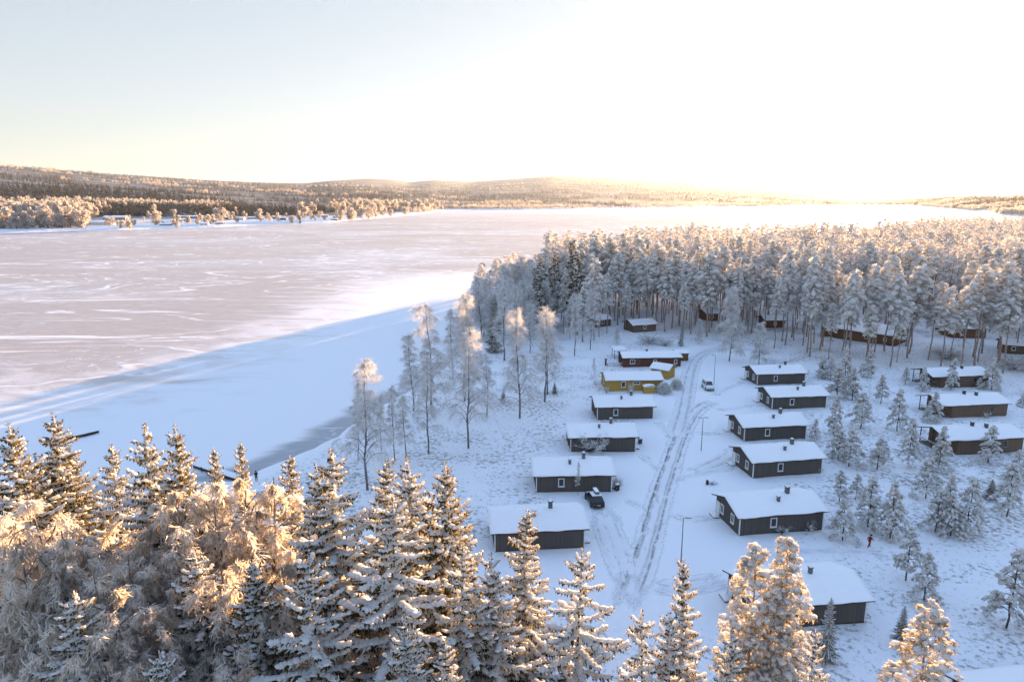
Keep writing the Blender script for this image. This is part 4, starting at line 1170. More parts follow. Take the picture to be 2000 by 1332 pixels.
# ---------------------------------------------------------------- young snowy pines on the field at the right
yprof = lambda f: (1 - f) ** .95 * (.75 + .25 * min(1, f * 5)) + .05
YP = [to_meshes('young_pine', pine_parts(500 + i, 7, cb, R, nb, 13, 7, .33, yprof, dr, sn, fine=True, needles='pine_needles', bark='bark_dark', rise=.42, tr_r=.011, lean=.03)) for i, (cb, R, nb, dr, sn) in enumerate([(.20, 2.4, 32, .95, .92), (.14, 2.0, 36, 1.0, .94), (.26, 2.5, 29, .85, .88), (.12, 2.4, 36, .95, .94), (.28, 2.0, 27, .75, .86)])]
G_Y = 'young snowy pines on the field'
YL = [
    (1605, 739, 694, 1, 'small snowy pine, leftmost of the clump right of the farthest grey cabin'), (1621, 741, 697, 3, 'bushy snowy pine second in the clump right of the farthest grey cabin'),
    (1648, 768, 680, 3, 'tallest young pine in the clump right of the farthest grey cabin'), (1664, 783, 718, 1, 'snowy pine at the right foot of the tallest clump pine'),
    (1633, 778, 715, 0, 'snowy pine at the left foot of the tallest clump pine'), (1695, 738, 682, 1, 'slender drooping snowy pine alone before the bare trunks'),
    (1720, 790, 734, 4, 'thin young pine alone between the two cabin rows, upper part'), (1627, 851, 772, 0, 'snowy pine right of the second farthest grey cabin'),
    (1680, 839, 768, 2, 'round crowned young pine with bare stem, alone left of the two big ones'), (1752, 842, 761, 0, 'large snowy pine in the middle of the upper field'),
    (1768, 752, 718, 4, 'small snowy pine left of the farthest brown cabin porch'), (1802, 764, 716, 1, 'snowy pine directly before the farthest brown cabin porch'),
    (1857, 762, 700, 0, 'young pine before the front wall of the farthest brown cabin'), (1936, 760, 696, 3, 'broad snowy pine at the right corner of the farthest brown cabin'),
    (1912, 759, 736, 4, 'low snowy pine leaning out beside the broad corner pine'), (1819, 824, 766, 3, 'dark bushy pine hiding the middle brown cabin gable'),
    (1590, 862, 818, 0, 'bushy pine at the right end of the third farthest grey cabin'), (1637, 895, 831, 3, 'left pine of the touching pair below the upper field'),
    (1658, 911, 838, 2, 'right pine of the touching pair, on a clear bare stem'), (1713, 918, 856, 4, 'thin pine with two stems, front one'),
    (1724, 909, 862, 4, 'thin pine with two stems, rear one'), (1773, 913, 818, 2, 'tall young pine on a long stem before the brown porches'),
    (1832, 921, 833, 3, 'big full pine left of the nearest brown cabin'), (1929, 905, 833, 0, 'dense snowy pine before the front wall of the nearest brown cabin'),
    (1808, 972, 894, 2, 'slim snowy pine at the lower left foot of the big full pine'), (1639, 979, 918, 4, 'loose pine right of the big two window cabin roof, left of three'),
    (1671, 975, 925, 2, 'small pine right of the big two window cabin roof, middle of three'), (1695, 1026, 930, 0, 'pine with dark stem right of the big two window cabin, right of three'),
    (1646, 1053, 974, 0, 'snowy pine nearest the right wall of the big two window cabin'), (1738, 1049, 936, 3, 'heavy snowy pine right of the walking person'),
    (1826, 1037, 952, 0, 'left pine of the dense group of four on the field'), (1845, 1028, 926, 1, 'tallest rear pine of the dense group of four on the field'),
    (1857, 1044, 960, 3, 'front pine of the dense group of four on the field'), (1887, 1037, 930, 0, 'right pine of the dense group of four on the field'),
    (1966, 1008, 904, 2, 'tall pine with bare lower stem near the right edge'), (1769, 1133, 1030, 4, 'slender pine on a bare stem above the lone drooping one'),
    (1804, 1177, 1076, 0, 'drooping open pine with fallen branch at its foot'), (1965, 1225, 1070, 0, 'large open pine at the right edge of the lower field'),
    (1997, 796, 764, 1, 'tiny snowy pine cut by the right edge beside the brown cabins'),
    (1985, 950, 880, 0, 'pine half cut by the right edge below the nearest brown cabin')]
for i, (px, pb, pt, k, lab) in enumerate(YL):
    x, y = at(px, pb); h = height_from(px, pb, pt)
    plant('young_pine', YP[k], lab, 'pine', x, y, None, i * 1.7, h / 7, G_Y, h / 7 * ((1.10 if h < 7.6 else .84) + .1 * math.sin(i * 5)))
for px, pb, pt, k, sx, lab in [(1612, 1290, 1163, 1, .90, 'young spruce at the front wall of the nearest right cabin'), (1757, 1262, 1180, 4, .95, 'dark small spruce alone below the drooping open pine'),
                               (1934, 975, 936, 4, 1.7, 'small dark bushy spruce between the group of four and the tall edge pine'),
                               (983, 786, 757, 4, 1.1, 'tiny dark spruce left of the big birch on the open slope'), (1083, 768, 745, 4, 1.3, 'tiny dark spruce right of the twin stemmed birch on the slope')]:
    x, y = at(px, pb); h = height_from(px, pb, pt)
    plant('young_spruce', SPR[k], lab, 'spruce', x, y, None, px * .3, h / 24, 'young spruces on the field', h / 24 * sx)

# ---------------------------------------------------------------- tall frosted birches along the shore
bprof = lambda f: (.95 - .60 * f ** 1.6 + .25 * math.sin(f * 9)) * max(.02, 1 - f) ** .28
TB = [to_meshes('birch', birch_parts(600 + i, 20, cb, R, nb, 7, 18, .95, .034, .95, 'rime_twigs', 'bark_birch', 1, 0, .62, bprof, (.9, 1.7))) for i, (cb, R, nb) in enumerate([(.18, 3.9, 38), (.24, 3.3, 34), (.15, 3.7, 42), (.28, 2.9, 30)])]
G_T = 'frosted birches along the lake shore'
for i, (px, pb, pt, k, w, lab) in enumerate([
    (718, 956, 694, 0, 1.05, 'tall lone birch with sunlit pink top at the water edge'), (771, 900, 752, 1, .9, 'bare thin birch right of the pink topped one'),
    (794, 908, 770, 3, 1.0, 'lower slender birch beside the thin bare one'), (837, 886, 690, 1, .95, 'straight dark stemmed birch in front of the leaning one'),
    (808, 802, 648, 2, 1.1, 'slightly leaning broad birch at the shore'), (846, 812, 587, 0, 1.1, 'tallest hanging branched birch against the ice'),
    (915, 876, 636, 0, .95, 'big birch with white lit crown top and dark foot on the slope'), (951, 815, 690, 3, 1.0, 'slim birch right of the big white topped one'),
    (908, 782, 566, 2, 1.0, 'frosted birch whose lit top reaches the shadow edge on the ice'), (985, 704, 545, 1, 1.1, 'white stemmed birch before the dark slim spruce'),
    (1015, 817, 598, 2, .95, 'large birch standing on the open slope with wide frosted crown'), (1064, 784, 597, 1, 1.15, 'front stem of the twin birch on the slope'),
    (1069, 770, 605, 3, 1.1, 'rear stem of the twin birch on the slope'), (1122, 695, 572, 3, 1.0, 'thin birch left of the thickest trunk at the forest edge'),
    (1153, 683, 560, 1, .9, 'thin birch with thick trunk at the forest edge'), (1137, 668, 578, 3, .9, 'small thin birch between two trunks at the forest edge'),
    (940, 660, 548, 2, 1.3, 'wide hazy frosted birch at the forest tip, nearest the ice'), (962, 655, 540, 0, 1.2, 'hazy frosted birch at the forest tip, second from the ice'),
    (985, 640, 535, 2, 1.3, 'round hazy frosted birch before the tip pines'), (1005, 668, 552, 0, 1.1, 'hazy frosted birch right of the white stemmed one'),
    (930, 610, 545, 2, 1.5, 'pale frosted shore tree where the forest meets the ice'), (955, 600, 525, 0, 1.5, 'pale frosted shore tree behind the forest tip birches'),
    (1010, 590, 515, 2, 1.4, 'sunlit frosted shore tree above the hazy birches'), (885, 740, 600, 3, 1.0, 'faint grey birch between the tallest and the lit topped one'),
    (745, 880, 770, 3, .9, 'faint slender birch close behind the pink topped one'), (700, 900, 780, 3, 1.1, 'low hazy birch left of the pink topped one'),
    (1160, 735, 648, 3, .9, 'tiny stemmed birch at the fence of the red house'), (1035, 690, 590, 2, 1.1, 'hazy birch between the slope birch and the dark tip pines')]):
    x, y = at(px, pb); h = height_from(px, pb, pt)
    if i == 26: h = 5
    plant('birch_tree', TB[k], lab, 'birch', x, y, None, i * 2.1, h / 20, G_T, h / 20 * w)
DB = [to_meshes('drooping_birch', birch_parts(650 + i, 14, .10, 2.8, 40, 7, 18, .8, .055, .85, 'rime_twigs', 'bark_birch', 1, 0, .8, lambda f: .35 + .75 * (1 - f) ** .8)) for i in range(2)]
for i, (px, pb, pt, k, lab) in enumerate([(1424, 706, 560, 0, 'tall white frosted larch like tree at the road end'), (1482, 712, 628, 1, 'drooping frosted birch right of the road end tree'),
                                          (1365, 672, 622, 1, 'low frosted tree left of the road end tree'), (1205, 672, 640, 1, 'low frosted tree left of the ochre cabin')]):
    x, y = at(px, pb); h = height_from(px, pb, pt)
    plant('frosted_birch', DB[k], lab, 'birch', x, y, None, i, h / 14, 'white frosted trees at the forest edge', h / 14 * (1.0 if i else .85))

# ---------------------------------------------------------------- hedges and bushes
HB = to_meshes('hedge', bush_parts(700, 2.6, 2.2, 260, .07, 'rime_twigs', .35, True))
BU = [to_meshes('bush', bush_parts(710 + i, 2.4, 1.8, 70, .06, 'rime_twigs', .0)) for i in range(2)]
GB = to_meshes('shrub', bush_parts(720, 1.4, 1.0, 26, .05, 'rime_twigs', .2))
for kind, me, px, pb, h0, h, w, lab in [
    ('hedge', HB, 1297, 768, 2.6, 2.6, .95, 'larger round snow dusted hedge right of the tiny yellow shed'), ('hedge', HB, 1321, 760, 2.6, 2.5, .75, 'smaller round hedge by the yellow outbuilding'),
    ('bush', BU[0], 1160, 885, 2.4, 3.4, 1.3, 'round frosted bush before the front wall of a left row cabin'), ('bush', BU[1], 1255, 712, 2.4, 2.6, 1.4, 'frosted bush before the red house windows, left one'),
    ('bush', BU[0], 1236, 714, 2.4, 2.4, 1.2, 'frosted bush before the red house windows, right one'), ('bush', BU[1], 1205, 954, 2.4, 2.0, .7, 'thin frosted bush at the right gable of the sapling cabin'),
    ('bush', BU[0], 1185, 768, 2.4, 1.6, .6, 'small frosted bush under the yellow wall'), ('bush', BU[1], 1232, 767, 2.4, 2.2, .5, 'upright frosted bush under the yellow house windows'),
    ('shrub', GB, 1528, 1042, 1.4, 1.4, 1.2, 'dry frosted shrub under the front window of the large two window cabin'), ('shrub', GB, 1580, 1036, 1.4, 1.7, .8, 'taller dry shrub near the right corner of the large two window cabin'),
    ('shrub', GB, 1600, 923, 1.4, 1.0, 1.0, 'low shrub at the right corner of a right row cabin'), ('shrub', GB, 1925, 816, 1.4, 1.3, 1.3, 'dry shrubs along the middle brown cabin wall'),
    ('shrub', GB, 1830, 1185, 1.4, .8, 1.3, 'dark fallen branch at the foot of the drooping open pine'), ('bush', BU[1], 1268, 672, 2.4, 3.0, 2.0, 'wide frosted thicket below the ochre cabin'),
    ('bush', BU[0], 1300, 675, 2.4, 2.4, 1.8, 'wide frosted thicket between the ochre cabin and the road'), ('bush', BU[0], 1980, 720, 2.4, 3.6, 2.2, 'dark tangled thicket at the right edge before the forest'),
    ('bush', BU[1], 1845, 700, 2.4, 3.4, 2.6, 'reddish frosted thicket behind the farthest brown cabin')]:
    x, y = at(px, pb)
    plant(kind, me, lab, kind, x, y, None, px, h / h0, 'bushes around the houses', h / h0 * w)
x, y = at(1128, 968)
plant('sapling', TB[3], 'thin frosted sapling before the wall of a left row cabin', 'sapling', x, y, None, 1, .27, None, .16)

# dry grass and heather poking through the snow
def tufts():
    rng = np.random.default_rng(9)
    n = 26000
    x = rng.uniform(-45, 130, n); y = rng.uniform(45, 215, n)
    sd = shore_sd(x, y); yf = yard_free(x, y)
    dn = fbm(x * .06 + 3, y * .06, 3)
    k = (sd > 5) & (rng.random(n) < np.clip((dn - .38) * 4, 0, 1)) & (yf > .8) & (x / y < .85)
    x, y = x[k], y[k]; z = gz(x, y)
    rep = np.repeat(np.arange(len(x)), 5)
    P = np.stack([x, y, z - .02], -1)[rep] + rng.normal(0, .10, (len(rep), 3)) * (1, 1, 0)
    D = rng.normal(0, .45, (len(rep), 3)) + np.array([0, 0, 1.])
    b = MB(); b.spikes(P, D, rng.uniform(.12, .42, len(rep)), .045, rng)
    o = b.build('dry_grass', M['rime_twigs']); o['kind'] = 'stuff'
tufts()

# ---------------------------------------------------------------- far shore: trees one can tell apart, the village, the woods
def puff_parts(seed, h, R, n, w, bark='bark_dark', mat='rime_twigs_dense', cone=False):
    """far tree: leaf and twig clusters through the crown's volume"""
    rng = np.random.default_rng(seed)
    c, t = MB(), MB()
    t.tube([(0, 0, -.5), (0, 0, h * .8)], [.02 * h, .006 * h], 4)
    if cone:
        f = rng.uniform(0, 1, n) ** 1.3
        a = rng.uniform(0, 6.28, n); r = R * (1 - f) ** .9 * rng.uniform(.25, 1, n) + .1
        P = np.stack([np.cos(a) * r, np.sin(a) * r, h * (.06 + .94 * f)], -1)
        D = np.stack([np.cos(a), np.sin(a), np.full(n, -.5)], -1) + rng.normal(0, .3, (n, 3))
        c.cards(P, D, R * .55 * (1.1 - f * .6), w, rng)
    else:
        lob = rng.normal(0, 1, (7, 3)); lob = nrm(lob) * rng.uniform(.35, .95, (7, 1)) * (R, R, h * .40) + (0, 0, h * .52)
        k = rng.integers(0, 7, n)
        P = lob[k] + nrm(rng.normal(0, 1, (n, 3))) * rng.uniform(.1, 1, (n, 1)) ** .5 * (R * .45, R * .45, h * .20)
        P[:, 2] = np.clip(P[:, 2], h * .10, h)
        D = nrm(P - (0, 0, h * .45)) + rng.normal(0, .6, (n, 3))
        c.cards(P, D, w * 1.5, w * .8, rng)
    return [('trunk', t, M[bark], False), ('crown', c, M[mat], False)]
M['far_rime'] = leafy('far_rime', (.30, .28, .27), (.40, .38, .36), (.60, .59, .58), .40, .62, .5, .36, (.60, .52, .44))
M['far_spruce'] = leafy('far_spruce', (.028, .036, .040), (.050, .058, .060), (.22, .24, .26), .50, .66, .6, .10, (.10, .09, .06))
M['far_mixed'] = leafy('far_mixed', (.065, .078, .09), (.10, .11, .12), (.26, .28, .30), .46, .64, .5, .10, (.18, .16, .13))
FT = [to_meshes('shore_tree', puff_parts(800 + i, 16, r, 420, 1.5, mat='far_rime')) for i, r in enumerate((6.0, 4.6, 5.4))]
FTS = [to_meshes('shore_tree', puff_parts(810 + i, 18, 4, 260, 1.2, mat='far_spruce', cone=True)) for i in range(2)]
frng = random.Random(21)
def far_plant(px, py, h, forms, label, group):
    h = h * 1.25
    q = on_far(px, py)
    if q is None: return
    k = frng.randrange(len(forms))
    base = forms[k]
    plant('shore_tree', base, label, 'tree', q[0], q[1], q[2] - .3, frng.uniform(0, 6.28), h / 16, group, h / 16 * frng.uniform(.85, 1.15))
LB_G = 'golden frosted trees on the far left shore'
for px, py, h in [(8, 447, 26), (30, 448, 20), (52, 447, 24), (75, 446, 20), (97, 446, 26), (118, 446, 22), (140, 445, 27), (156, 445, 26), (18, 436, 24), (45, 435, 22), (70, 435, 26), (95, 434, 27), (120, 434, 28), (148, 433, 30), (170, 428, 26), (185, 426, 24), (8, 424, 24), (36, 423, 24), (64, 423, 26), (100, 422, 28), (130, 422, 26), (160, 421, 26), (195, 419, 24), (210, 418, 22), (-15, 446, 24), (-10, 432, 24)]:
    far_plant(px + frng.uniform(-4, 4), py, h, FT, 'golden frosted broadleaf tree in the dense grove at the far left shore', LB_G)
for px, py, h in [(592, 425, 28), (610, 418, 26), (640, 415, 26), (660, 414, 26), (690, 430, 26), (706, 431, 22), (722, 430, 26), (735, 431, 24), (670, 420, 28), (700, 419, 30), (725, 418, 30), (750, 424, 20), (762, 424, 18), (795, 421, 22), (745, 416, 30), (770, 414, 32), (790, 413, 32), (810, 413, 30), (825, 413, 32), (838, 412, 34), (850, 411, 30), (815, 408, 32), (785, 409, 30), (755, 410, 30), (730, 411, 30), (705, 411, 28), (680, 411, 28), (655, 409, 26), (865, 410, 18), (843, 405, 32)]:
    far_plant(px + frng.uniform(-3, 3), py, h, FT, 'peach coloured frosted tree on the wooded point across the lake', 'frosted trees on the point across the lake')
for px, py, h, lab in [(253, 449, 15, 'lone orange tipped tree at the waterline of the village'), (236, 446, 12, 'grey willow beside the lone orange waterline tree'),
        (306, 439, 22, 'big golden tree in the village, second from the grove'), (303, 425, 22, 'golden tree behind the big village tree'), (340, 424, 16, 'small round gold tree behind the long village barn'),
        (432, 431, 24, 'tallest gold tree in the middle of the village'), (412, 436, 15, 'slender gold tree left of the tallest village tree'), (461, 421, 16, 'small egg shaped gold tree among the village roofs'),
        (508, 434, 20, 'spreading peach tree right of the village roofs'), (527, 433, 14, 'paler tree beside the spreading peach tree'), (388, 436, 14, 'white frosted tree in the village meadow'),
        (368, 438, 12, 'low white bush tree in the village meadow'), (345, 446, 12, 'grey spreading tree at the village shoreline'), (570, 436, 14, 'faint frosted tree left of the dark shore mark'),
        (585, 432, 16, 'frosted tree above the dark shore mark'), (664, 434, 22, 'round peach tree alone before the point'), (682, 432, 14, 'small grey tree beside the red roofed hut'), (450, 431, 10, 'low orange bush tree below the tallest village tree')]:
    far_plant(px, py, h, FT, lab, 'single trees in the far village')
for i in range(46):
    px = frng.uniform(215, 690); py = np.interp(px, [215, 300, 420, 540, 690], [446, 442, 438, 432, 430]) - abs(frng.gauss(0, 7))
    far_plant(px, py, frng.choice([5, 7, 9, 13]), FT, 'frosted garden tree among the houses of the village across the lake', 'garden trees in the village across the lake')
far_plant(586, 438, 8, FTS, 'small dark spruce at the waterline across the lake', None)

HOUSE_WALLS = {'w': (.62, .60, .56), 'd': (.06, .06, .065), 't': (.34, .28, .22), 'r': (.26, .05, .035), 'g': (.20, .21, .23), 'y': (.50, .38, .18)}
for k, c in HOUSE_WALLS.items(): M['far_' + k] = plain('far_wall_' + k, c, .85, .1, .2)
for px, py, wpx, hh, D, wl, lab in [
    (196, 440, 40, 7.5, 14, 'w', 'large white two storey house at the far village shore'), (222, 430, 36, 8, 16, 't', 'tan long house behind the white two storey one'),
    (372, 426, 44, 5, 16, 'd', 'long low dark barn at the back of the village'), (352, 432, 22, 5, 10, 'd', 'dark shed below the long low barn'),
    (322, 441, 18, 4, 9, 'g', 'low grey boathouse at the village shoreline'), (444, 429, 15, 7, 11, 'd', 'dark gabled house beside the tallest village tree'),
    (466, 430, 18, 6, 11, 'w', 'pale house right of the dark gabled one'), (492, 428, 16, 5, 10, 't', 'low tan house between pale roofs'),
    (428, 438, 14, 4, 8, 'r', 'small reddish hut below the tallest village tree'), (540, 428, 13, 7, 10, 'd', 'dark pointed house, left of two near the peach tree'),
    (551, 430, 12, 7, 10, 'd', 'dark pointed house, right of two near the peach tree'), (634, 424, 12, 5, 10, 'd', 'dark cottage above the bare shore'),
    (652, 431, 12, 4.5, 9, 'd', 'low dark cottage near the bare shore'), (681, 420, 9, 6, 8, 'r', 'small red cottage at the foot of the wooded point'),
    (398, 440, 13, 4, 9, 'w', 'low white cottage in the village meadow'), (418, 427, 14, 5, 10, 'g', 'grey house left of the tallest village tree')]:
    q = on_far(px, py)
    if q is None: continue
    x, y, z = q
    L = wpx * math.hypot(x, y) / F_PX
    t, ro, d = gable_house('far_house', lab, 'house', x - L / 2, y, R_(frng.uniform(-12, 12)), L, D, hh * .6, hh, 'far_' + wl, seed=int(px), thick=.35, over=.7, gover=.7, batten=0, fine=False, z=z - .2, group='houses of the village across the lake')
    for j in range(max(1, int(L / 6))):
        window(t, L * (j + .5) / max(1, int(L / 6)), -.03, hh * .18, 0, 1.6, 1.7)

# the woods on the far land, as masses
frg = np.random.default_rng(31)
FLOD = {'rime': [flat(puff_parts(820 + i, 15, 5.2, 46, 3.4, mat='far_rime')) for i in range(3)],
        'dark': [flat(puff_parts(830 + i, 17, 3.6, 40, 2.2, mat='far_spruce', cone=True)) for i in range(3)],
        'mix': [flat(puff_parts(840 + i, 15, 4.2, 36, 2.6, mat='far_mixed', cone=True)) for i in range(3)]}
n = 38000
u = frg.uniform(-60, 2100, n)
ku = np.clip(((u + 420) / 8), 0, len(FU) - 2); k0 = ku.astype(int); fu = ku - k0
ys = FY0[k0] * (1 - fu) + FY0[k0 + 1] * fu
yr_ = FYR[k0] * (1 - fu) + FYR[k0 + 1] * fu
ye = np.minimum(ys * np.where(u < 700, 6.0, 4.0), yr_)
Yp = ys * (ye / ys) ** frg.uniform(0.004, 1, n)
qv = (Yp - ys) / (yr_ - ys)
rowi = np.clip(np.interp(qv, FQ, np.arange(len(FQ))), 0, len(FQ) - 1.001); r0 = rowi.astype(int); fr = rowi - r0
def bil(A): return ((A[r0, k0] * (1 - fu) + A[r0, k0 + 1] * fu) * (1 - fr) + (A[r0 + 1, k0] * (1 - fu) + A[r0 + 1, k0 + 1] * fu) * fr)
Xp, Yq, Zp = bil(FXG), bil(FYG), bil(FZG)
dsh = Yp - ys
clear = fbm(Xp / 420, Yq / 300, 3)
typ = fbm(Xp / 500 + 40, Yq / 260 + 7, 3)
village = (u > 165) & (u < 700) & (dsh < 420)
keep = (clear > .40) & ~village & (dsh > 12) & ~((u > 640) & (u < 870) & (dsh < 200) & (frg.random(n) < .5))
keep &= ~((u < 200) & (dsh < 60))
keep &= ~((u > 870) & (u < 1400) & (dsh < 700) & (fbm(Xp / 900 + 3, Yq / 120, 2) < .50))
vb = (u > 165) & (u < 620) & (dsh > 420) & (dsh < 800)             # dark belt behind the village
is_r = (~vb) & ((typ + .30 * np.exp(-dsh / 450) - .12 * sstep(600, 1500, dsh)) > .62)
is_d = ((typ < .52) | vb) & ~is_r
for nm, mask, mats in (('birch_wood', keep & is_r, [M['bark_dark'], M['far_rime']]), ('spruce_wood', keep & is_d, [M['bark_dark'], M['far_spruce']]), ('mixed_wood', keep & ~is_r & ~is_d, [M['bark_dark'], M['far_mixed']])):
    lod = FLOD[{'birch_wood': 'rime', 'spruce_wood': 'dark', 'mixed_wood': 'mix'}[nm]]
    ii = np.where(mask)[0]
    merged(nm, lod, [(Xp[i], Yq[i], Zp[i] - .5, frg.integers(0, 3)) for i in ii], mats, frg, (.7, 1.25))

# ---------------------------------------------------------------- cars
def skin_body(name, pts, edges, mat, parent=None, sub=2):
    """one continuous surface grown over a skeleton; pts: (x, y, z, radius x, radius y)"""
    me = bpy.data.meshes.new(name)
    me.from_pydata([p[:3] for p in pts], edges, [])
    o = bpy.data.objects.new(name, me); COL.objects.link(o)
    md = o.modifiers.new('skin', 'SKIN'); md.use_smooth_shade = True
    for i, p in enumerate(pts): me.skin_vertices[0].data[i].radius = (p[3], p[4] if len(p) > 4 else p[3])
    me.skin_vertices[0].data[0].use_root = True
    o.modifiers.new('sub', 'SUBSURF').levels = sub
    dg = bpy.context.evaluated_depsgraph_get()
    m2 = bpy.data.meshes.new_from_object(o.evaluated_get(dg))
    o.modifiers.clear(); o.data = m2
    m2.materials.clear(); m2.materials.append(mat)
    for p in m2.polygons: p.use_smooth = True
    if parent: o.parent = parent
    return o
def loft(b, secs, m=0):
    """secs: list of (x, [(y, z), ...]) closed rings of equal count"""
    n = len(secs[0][1]); V = [(x, y, z) for x, r in secs for y, z in r]
    Q = [(i * n + j, i * n + (j + 1) % n, (i + 1) * n + (j + 1) % n, (i + 1) * n + j) for i in range(len(secs) - 1) for j in range(n)]
    b.raw(V, Q, m)
    b.raw([(secs[0][0], y, z) for y, z in secs[0][1]], [tuple(range(n))[::-1]], m); b.raw([(secs[-1][0], y, z) for y, z in secs[-1][1]], [tuple(range(n))], m)
def ring(hw, z0, z1, tw=None, r=.10):
    tw = hw if tw is None else tw
    return [(-hw + r, z0), (hw - r, z0), (hw, z0 + r), ((hw + tw) / 2 + .01, (z0 + z1) / 2), (tw, z1 - r), (tw - r * 1.4, z1), (-tw + r * 1.4, z1), (-tw, z1 - r), (-(hw + tw) / 2 - .01, (z0 + z1) / 2), (-hw, z0 + r)]
TYRE = plain('tyre_rubber', (.015, .015, .016), .85, .2, 8)
RIM = plain('wheel_rim', (.30, .31, .33), .4, .1, 8, .5, .6)
TAIL = plain('tail_lamp_red', (.20, .012, .010), .3, .1, 8, .5)
LAMPG = plain('headlamp_glass', (.45, .48, .52), .15, .1, 8, .6)
PLATE = plain('number_plate', (.60, .60, .58), .5, .05, 8)
def car(label, x, y, rz, paint, van, snow):
    """nose towards local +x"""
    t = thing('parked_car', label, 'car', (x, y, gzf(x, y) + .01), rz)
    L, W = (4.9, .95) if van else (4.7, .93)
    h1 = 1.12 if van else 1.0; h2 = 1.95 if van else 1.66
    b = MB()
    loft(b, [(-L / 2, ring(W - .10, .42, h1 - .12)), (-L / 2 + .12, ring(W - .02, .30, h1 + .02)), (-L / 4, ring(W, .26, h1 + .04)), (L * .12, ring(W, .26, h1 + .03)), (L * .22, ring(W, .26, h1)), (L / 2 - .45, ring(W - .04, .28, h1 - .14)), (L / 2 - .06, ring(W - .10, .34, h1 - .26)), (L / 2, ring(W - .20, .40, h1 - .36))])
    body = b.build('body', M[paint], t, True)
    c = MB(); rb = -L / 2 + .10
    loft(c, [(rb, ring(W - .06, h1 + .0, h1 + .06, W - .08, .03)), (rb + (.10 if van else .35), ring(W - .06, h1, h2 - .10, W - .20, .07)), (rb + (.4 if van else .8), ring(W - .06, h1, h2, W - .20, .08)), (L * .05, ring(W - .06, h1, h2, W - .20, .08)), (L * .11, ring(W - .06, h1, h2 - .06, W - .20, .07)), (L * .27, ring(W - .08, h1 - .02, h1 + .04, W - .10, .03))])
    c.build('cabin', M[paint], t, True)
    def pane(name, P, mat=M['glass']):
        q = MB(); n = len(P); P = np.array(P, float); nn = np.cross(P[1] - P[0], P[2] - P[0]); nn /= np.linalg.norm(nn)
        q.raw(P + nn * .012, [tuple(range(n))]); q.raw(P - nn * .02, [tuple(range(n))[::-1]])
        return q.build(name, mat, t)
    a0, a1 = L * .265, L * .118
    pane('windscreen', [(a0, -W + .16, h1 + .07), (a0, W - .16, h1 + .07), (a1, W - .28, h2 - .09), (a1, -W + .28, h2 - .09)])
    r0, r1 = rb - .005, rb + (.09 if van else .33)
    pane('rear_window', [(r0, W - .16, h1 + .10), (r0, -W + .16, h1 + .10), (r1, -W + .28, h2 - .14), (r1, W - .28, h2 - .14)])
    for sg in (-1, 1):
        yb, yt = sg * (W - .062), sg * (W - .185)
        for xa, xb, xc, xd in ((rb + .55, -L * .09, -L * .09, rb + .75), (-L * .07, L * .20, L * .09, -L * .07)):
            P = [(xa, yb, h1 + .10), (xb, yb, h1 + .10), (xc, yt, h2 - .13), (xd, yt, h2 - .13)]
            pane('side_window', P if sg < 0 else P[::-1])
        mr = MB(); mr.box(L * .17, L * .21, sg * (W + .10) - .09, sg * (W + .10) + .09, h1 + .08, h1 + .22); mr.build('wing_mirror', M[paint], t)
        hl = MB(); hl.box(L / 2 - .10, L / 2 - .005, sg * (W - .36) - .17, sg * (W - .36) + .17, h1 - .42, h1 - .28); hl.build('headlight', LAMPG, t)
        tl = MB(); tl.box(-L / 2 - .012, -L / 2 + .06, sg * (W - .22) - .08, sg * (W - .22) + .08, h1 - .34, h1 - .12); tl.build('tail_light', TAIL, t)
    bp = MB(); bp.box(L / 2 - .16, L / 2 + .05, -W + .10, W - .10, .30, .56); bp.build('front_bumper', M['black_paint'], t)
    bp = MB(); bp.box(-L / 2 - .06, -L / 2 + .14, -W + .06, W - .06, .32, .58); bp.build('rear_bumper', M['black_paint'], t)
    pl = MB(); pl.box(-L / 2 - .075, -L / 2 - .062, -.26, .26, .62, .73); pl.build('number_plate', PLATE, t)
    for sx in (-L * .29, L * .31):
        for sg in (-1, 1):
            w_ = MB(); an = np.arange(18) * 2 * PI / 18
            w_.prism([(sx + .33 * math.cos(q), .33 + .33 * math.sin(q)) for q in an], 'y', sg * (W - .01) - .11, sg * (W - .01) + .11)
            ty = w_.build('wheel', TYRE, t)
            ri = MB(); ri.prism([(sx + .21 * math.cos(q), .33 + .21 * math.sin(q)) for q in an], 'y', sg * (W - .01) - .118, sg * (W - .01) + .118); ri.build('rim', RIM, ty)
    for u0, u1, zf, th in snow:
        snow_slab(lambda U, V: (u0 + (u1 - u0) * U, -W + .22 + (2 * W - .44) * V, zf(u0 + (u1 - u0) * U) + .012), 14, 12, th, int(x)).build('snow', M['roof_snow'], t, True)
    return t
x0, y0 = at(1172, 1000); x1, y1 = at(1150, 966)
rzb = math.atan2(y1 - y0, x1 - x0)
cb = car('black estate car with roof box parked between the two nearest left cabins', (x0 + x1) / 2, (y0 + y1) / 2, rzb, 'black_paint', False, [(-1.35, .30, lambda u: 1.66 + 0 * u, .06), (1.35, 2.05, lambda u: 1.0 - (u - 1.35) * .14 , .04)])
rbx = MB(); loft(rbx, [(-1.05, ring(.26, 1.80, 1.98, .22, .05)), (-.85, ring(.36, 1.77, 2.08, .30, .08)), (.35, ring(.36, 1.77, 2.10, .30, .08)), (.85, ring(.24, 1.80, 1.98, .2, .05))])
rb_ = rbx.build('roof_box', M['tin'], cb, True); rb_.location = (0, -.18, 0)
rsn = snow_slab(lambda U, V: (-.9 + 1.6 * U, -.30 + .6 * V, 2.085 + 0 * U), 12, 8, .07, 5).build('snow', M['roof_snow'], cb, True); rsn.location = (0, -.18, 0)
M['white_car'] = plain('white_car', (.62, .64, .66), .4, .05, 4, .5)
x, y = at(1385, 762)
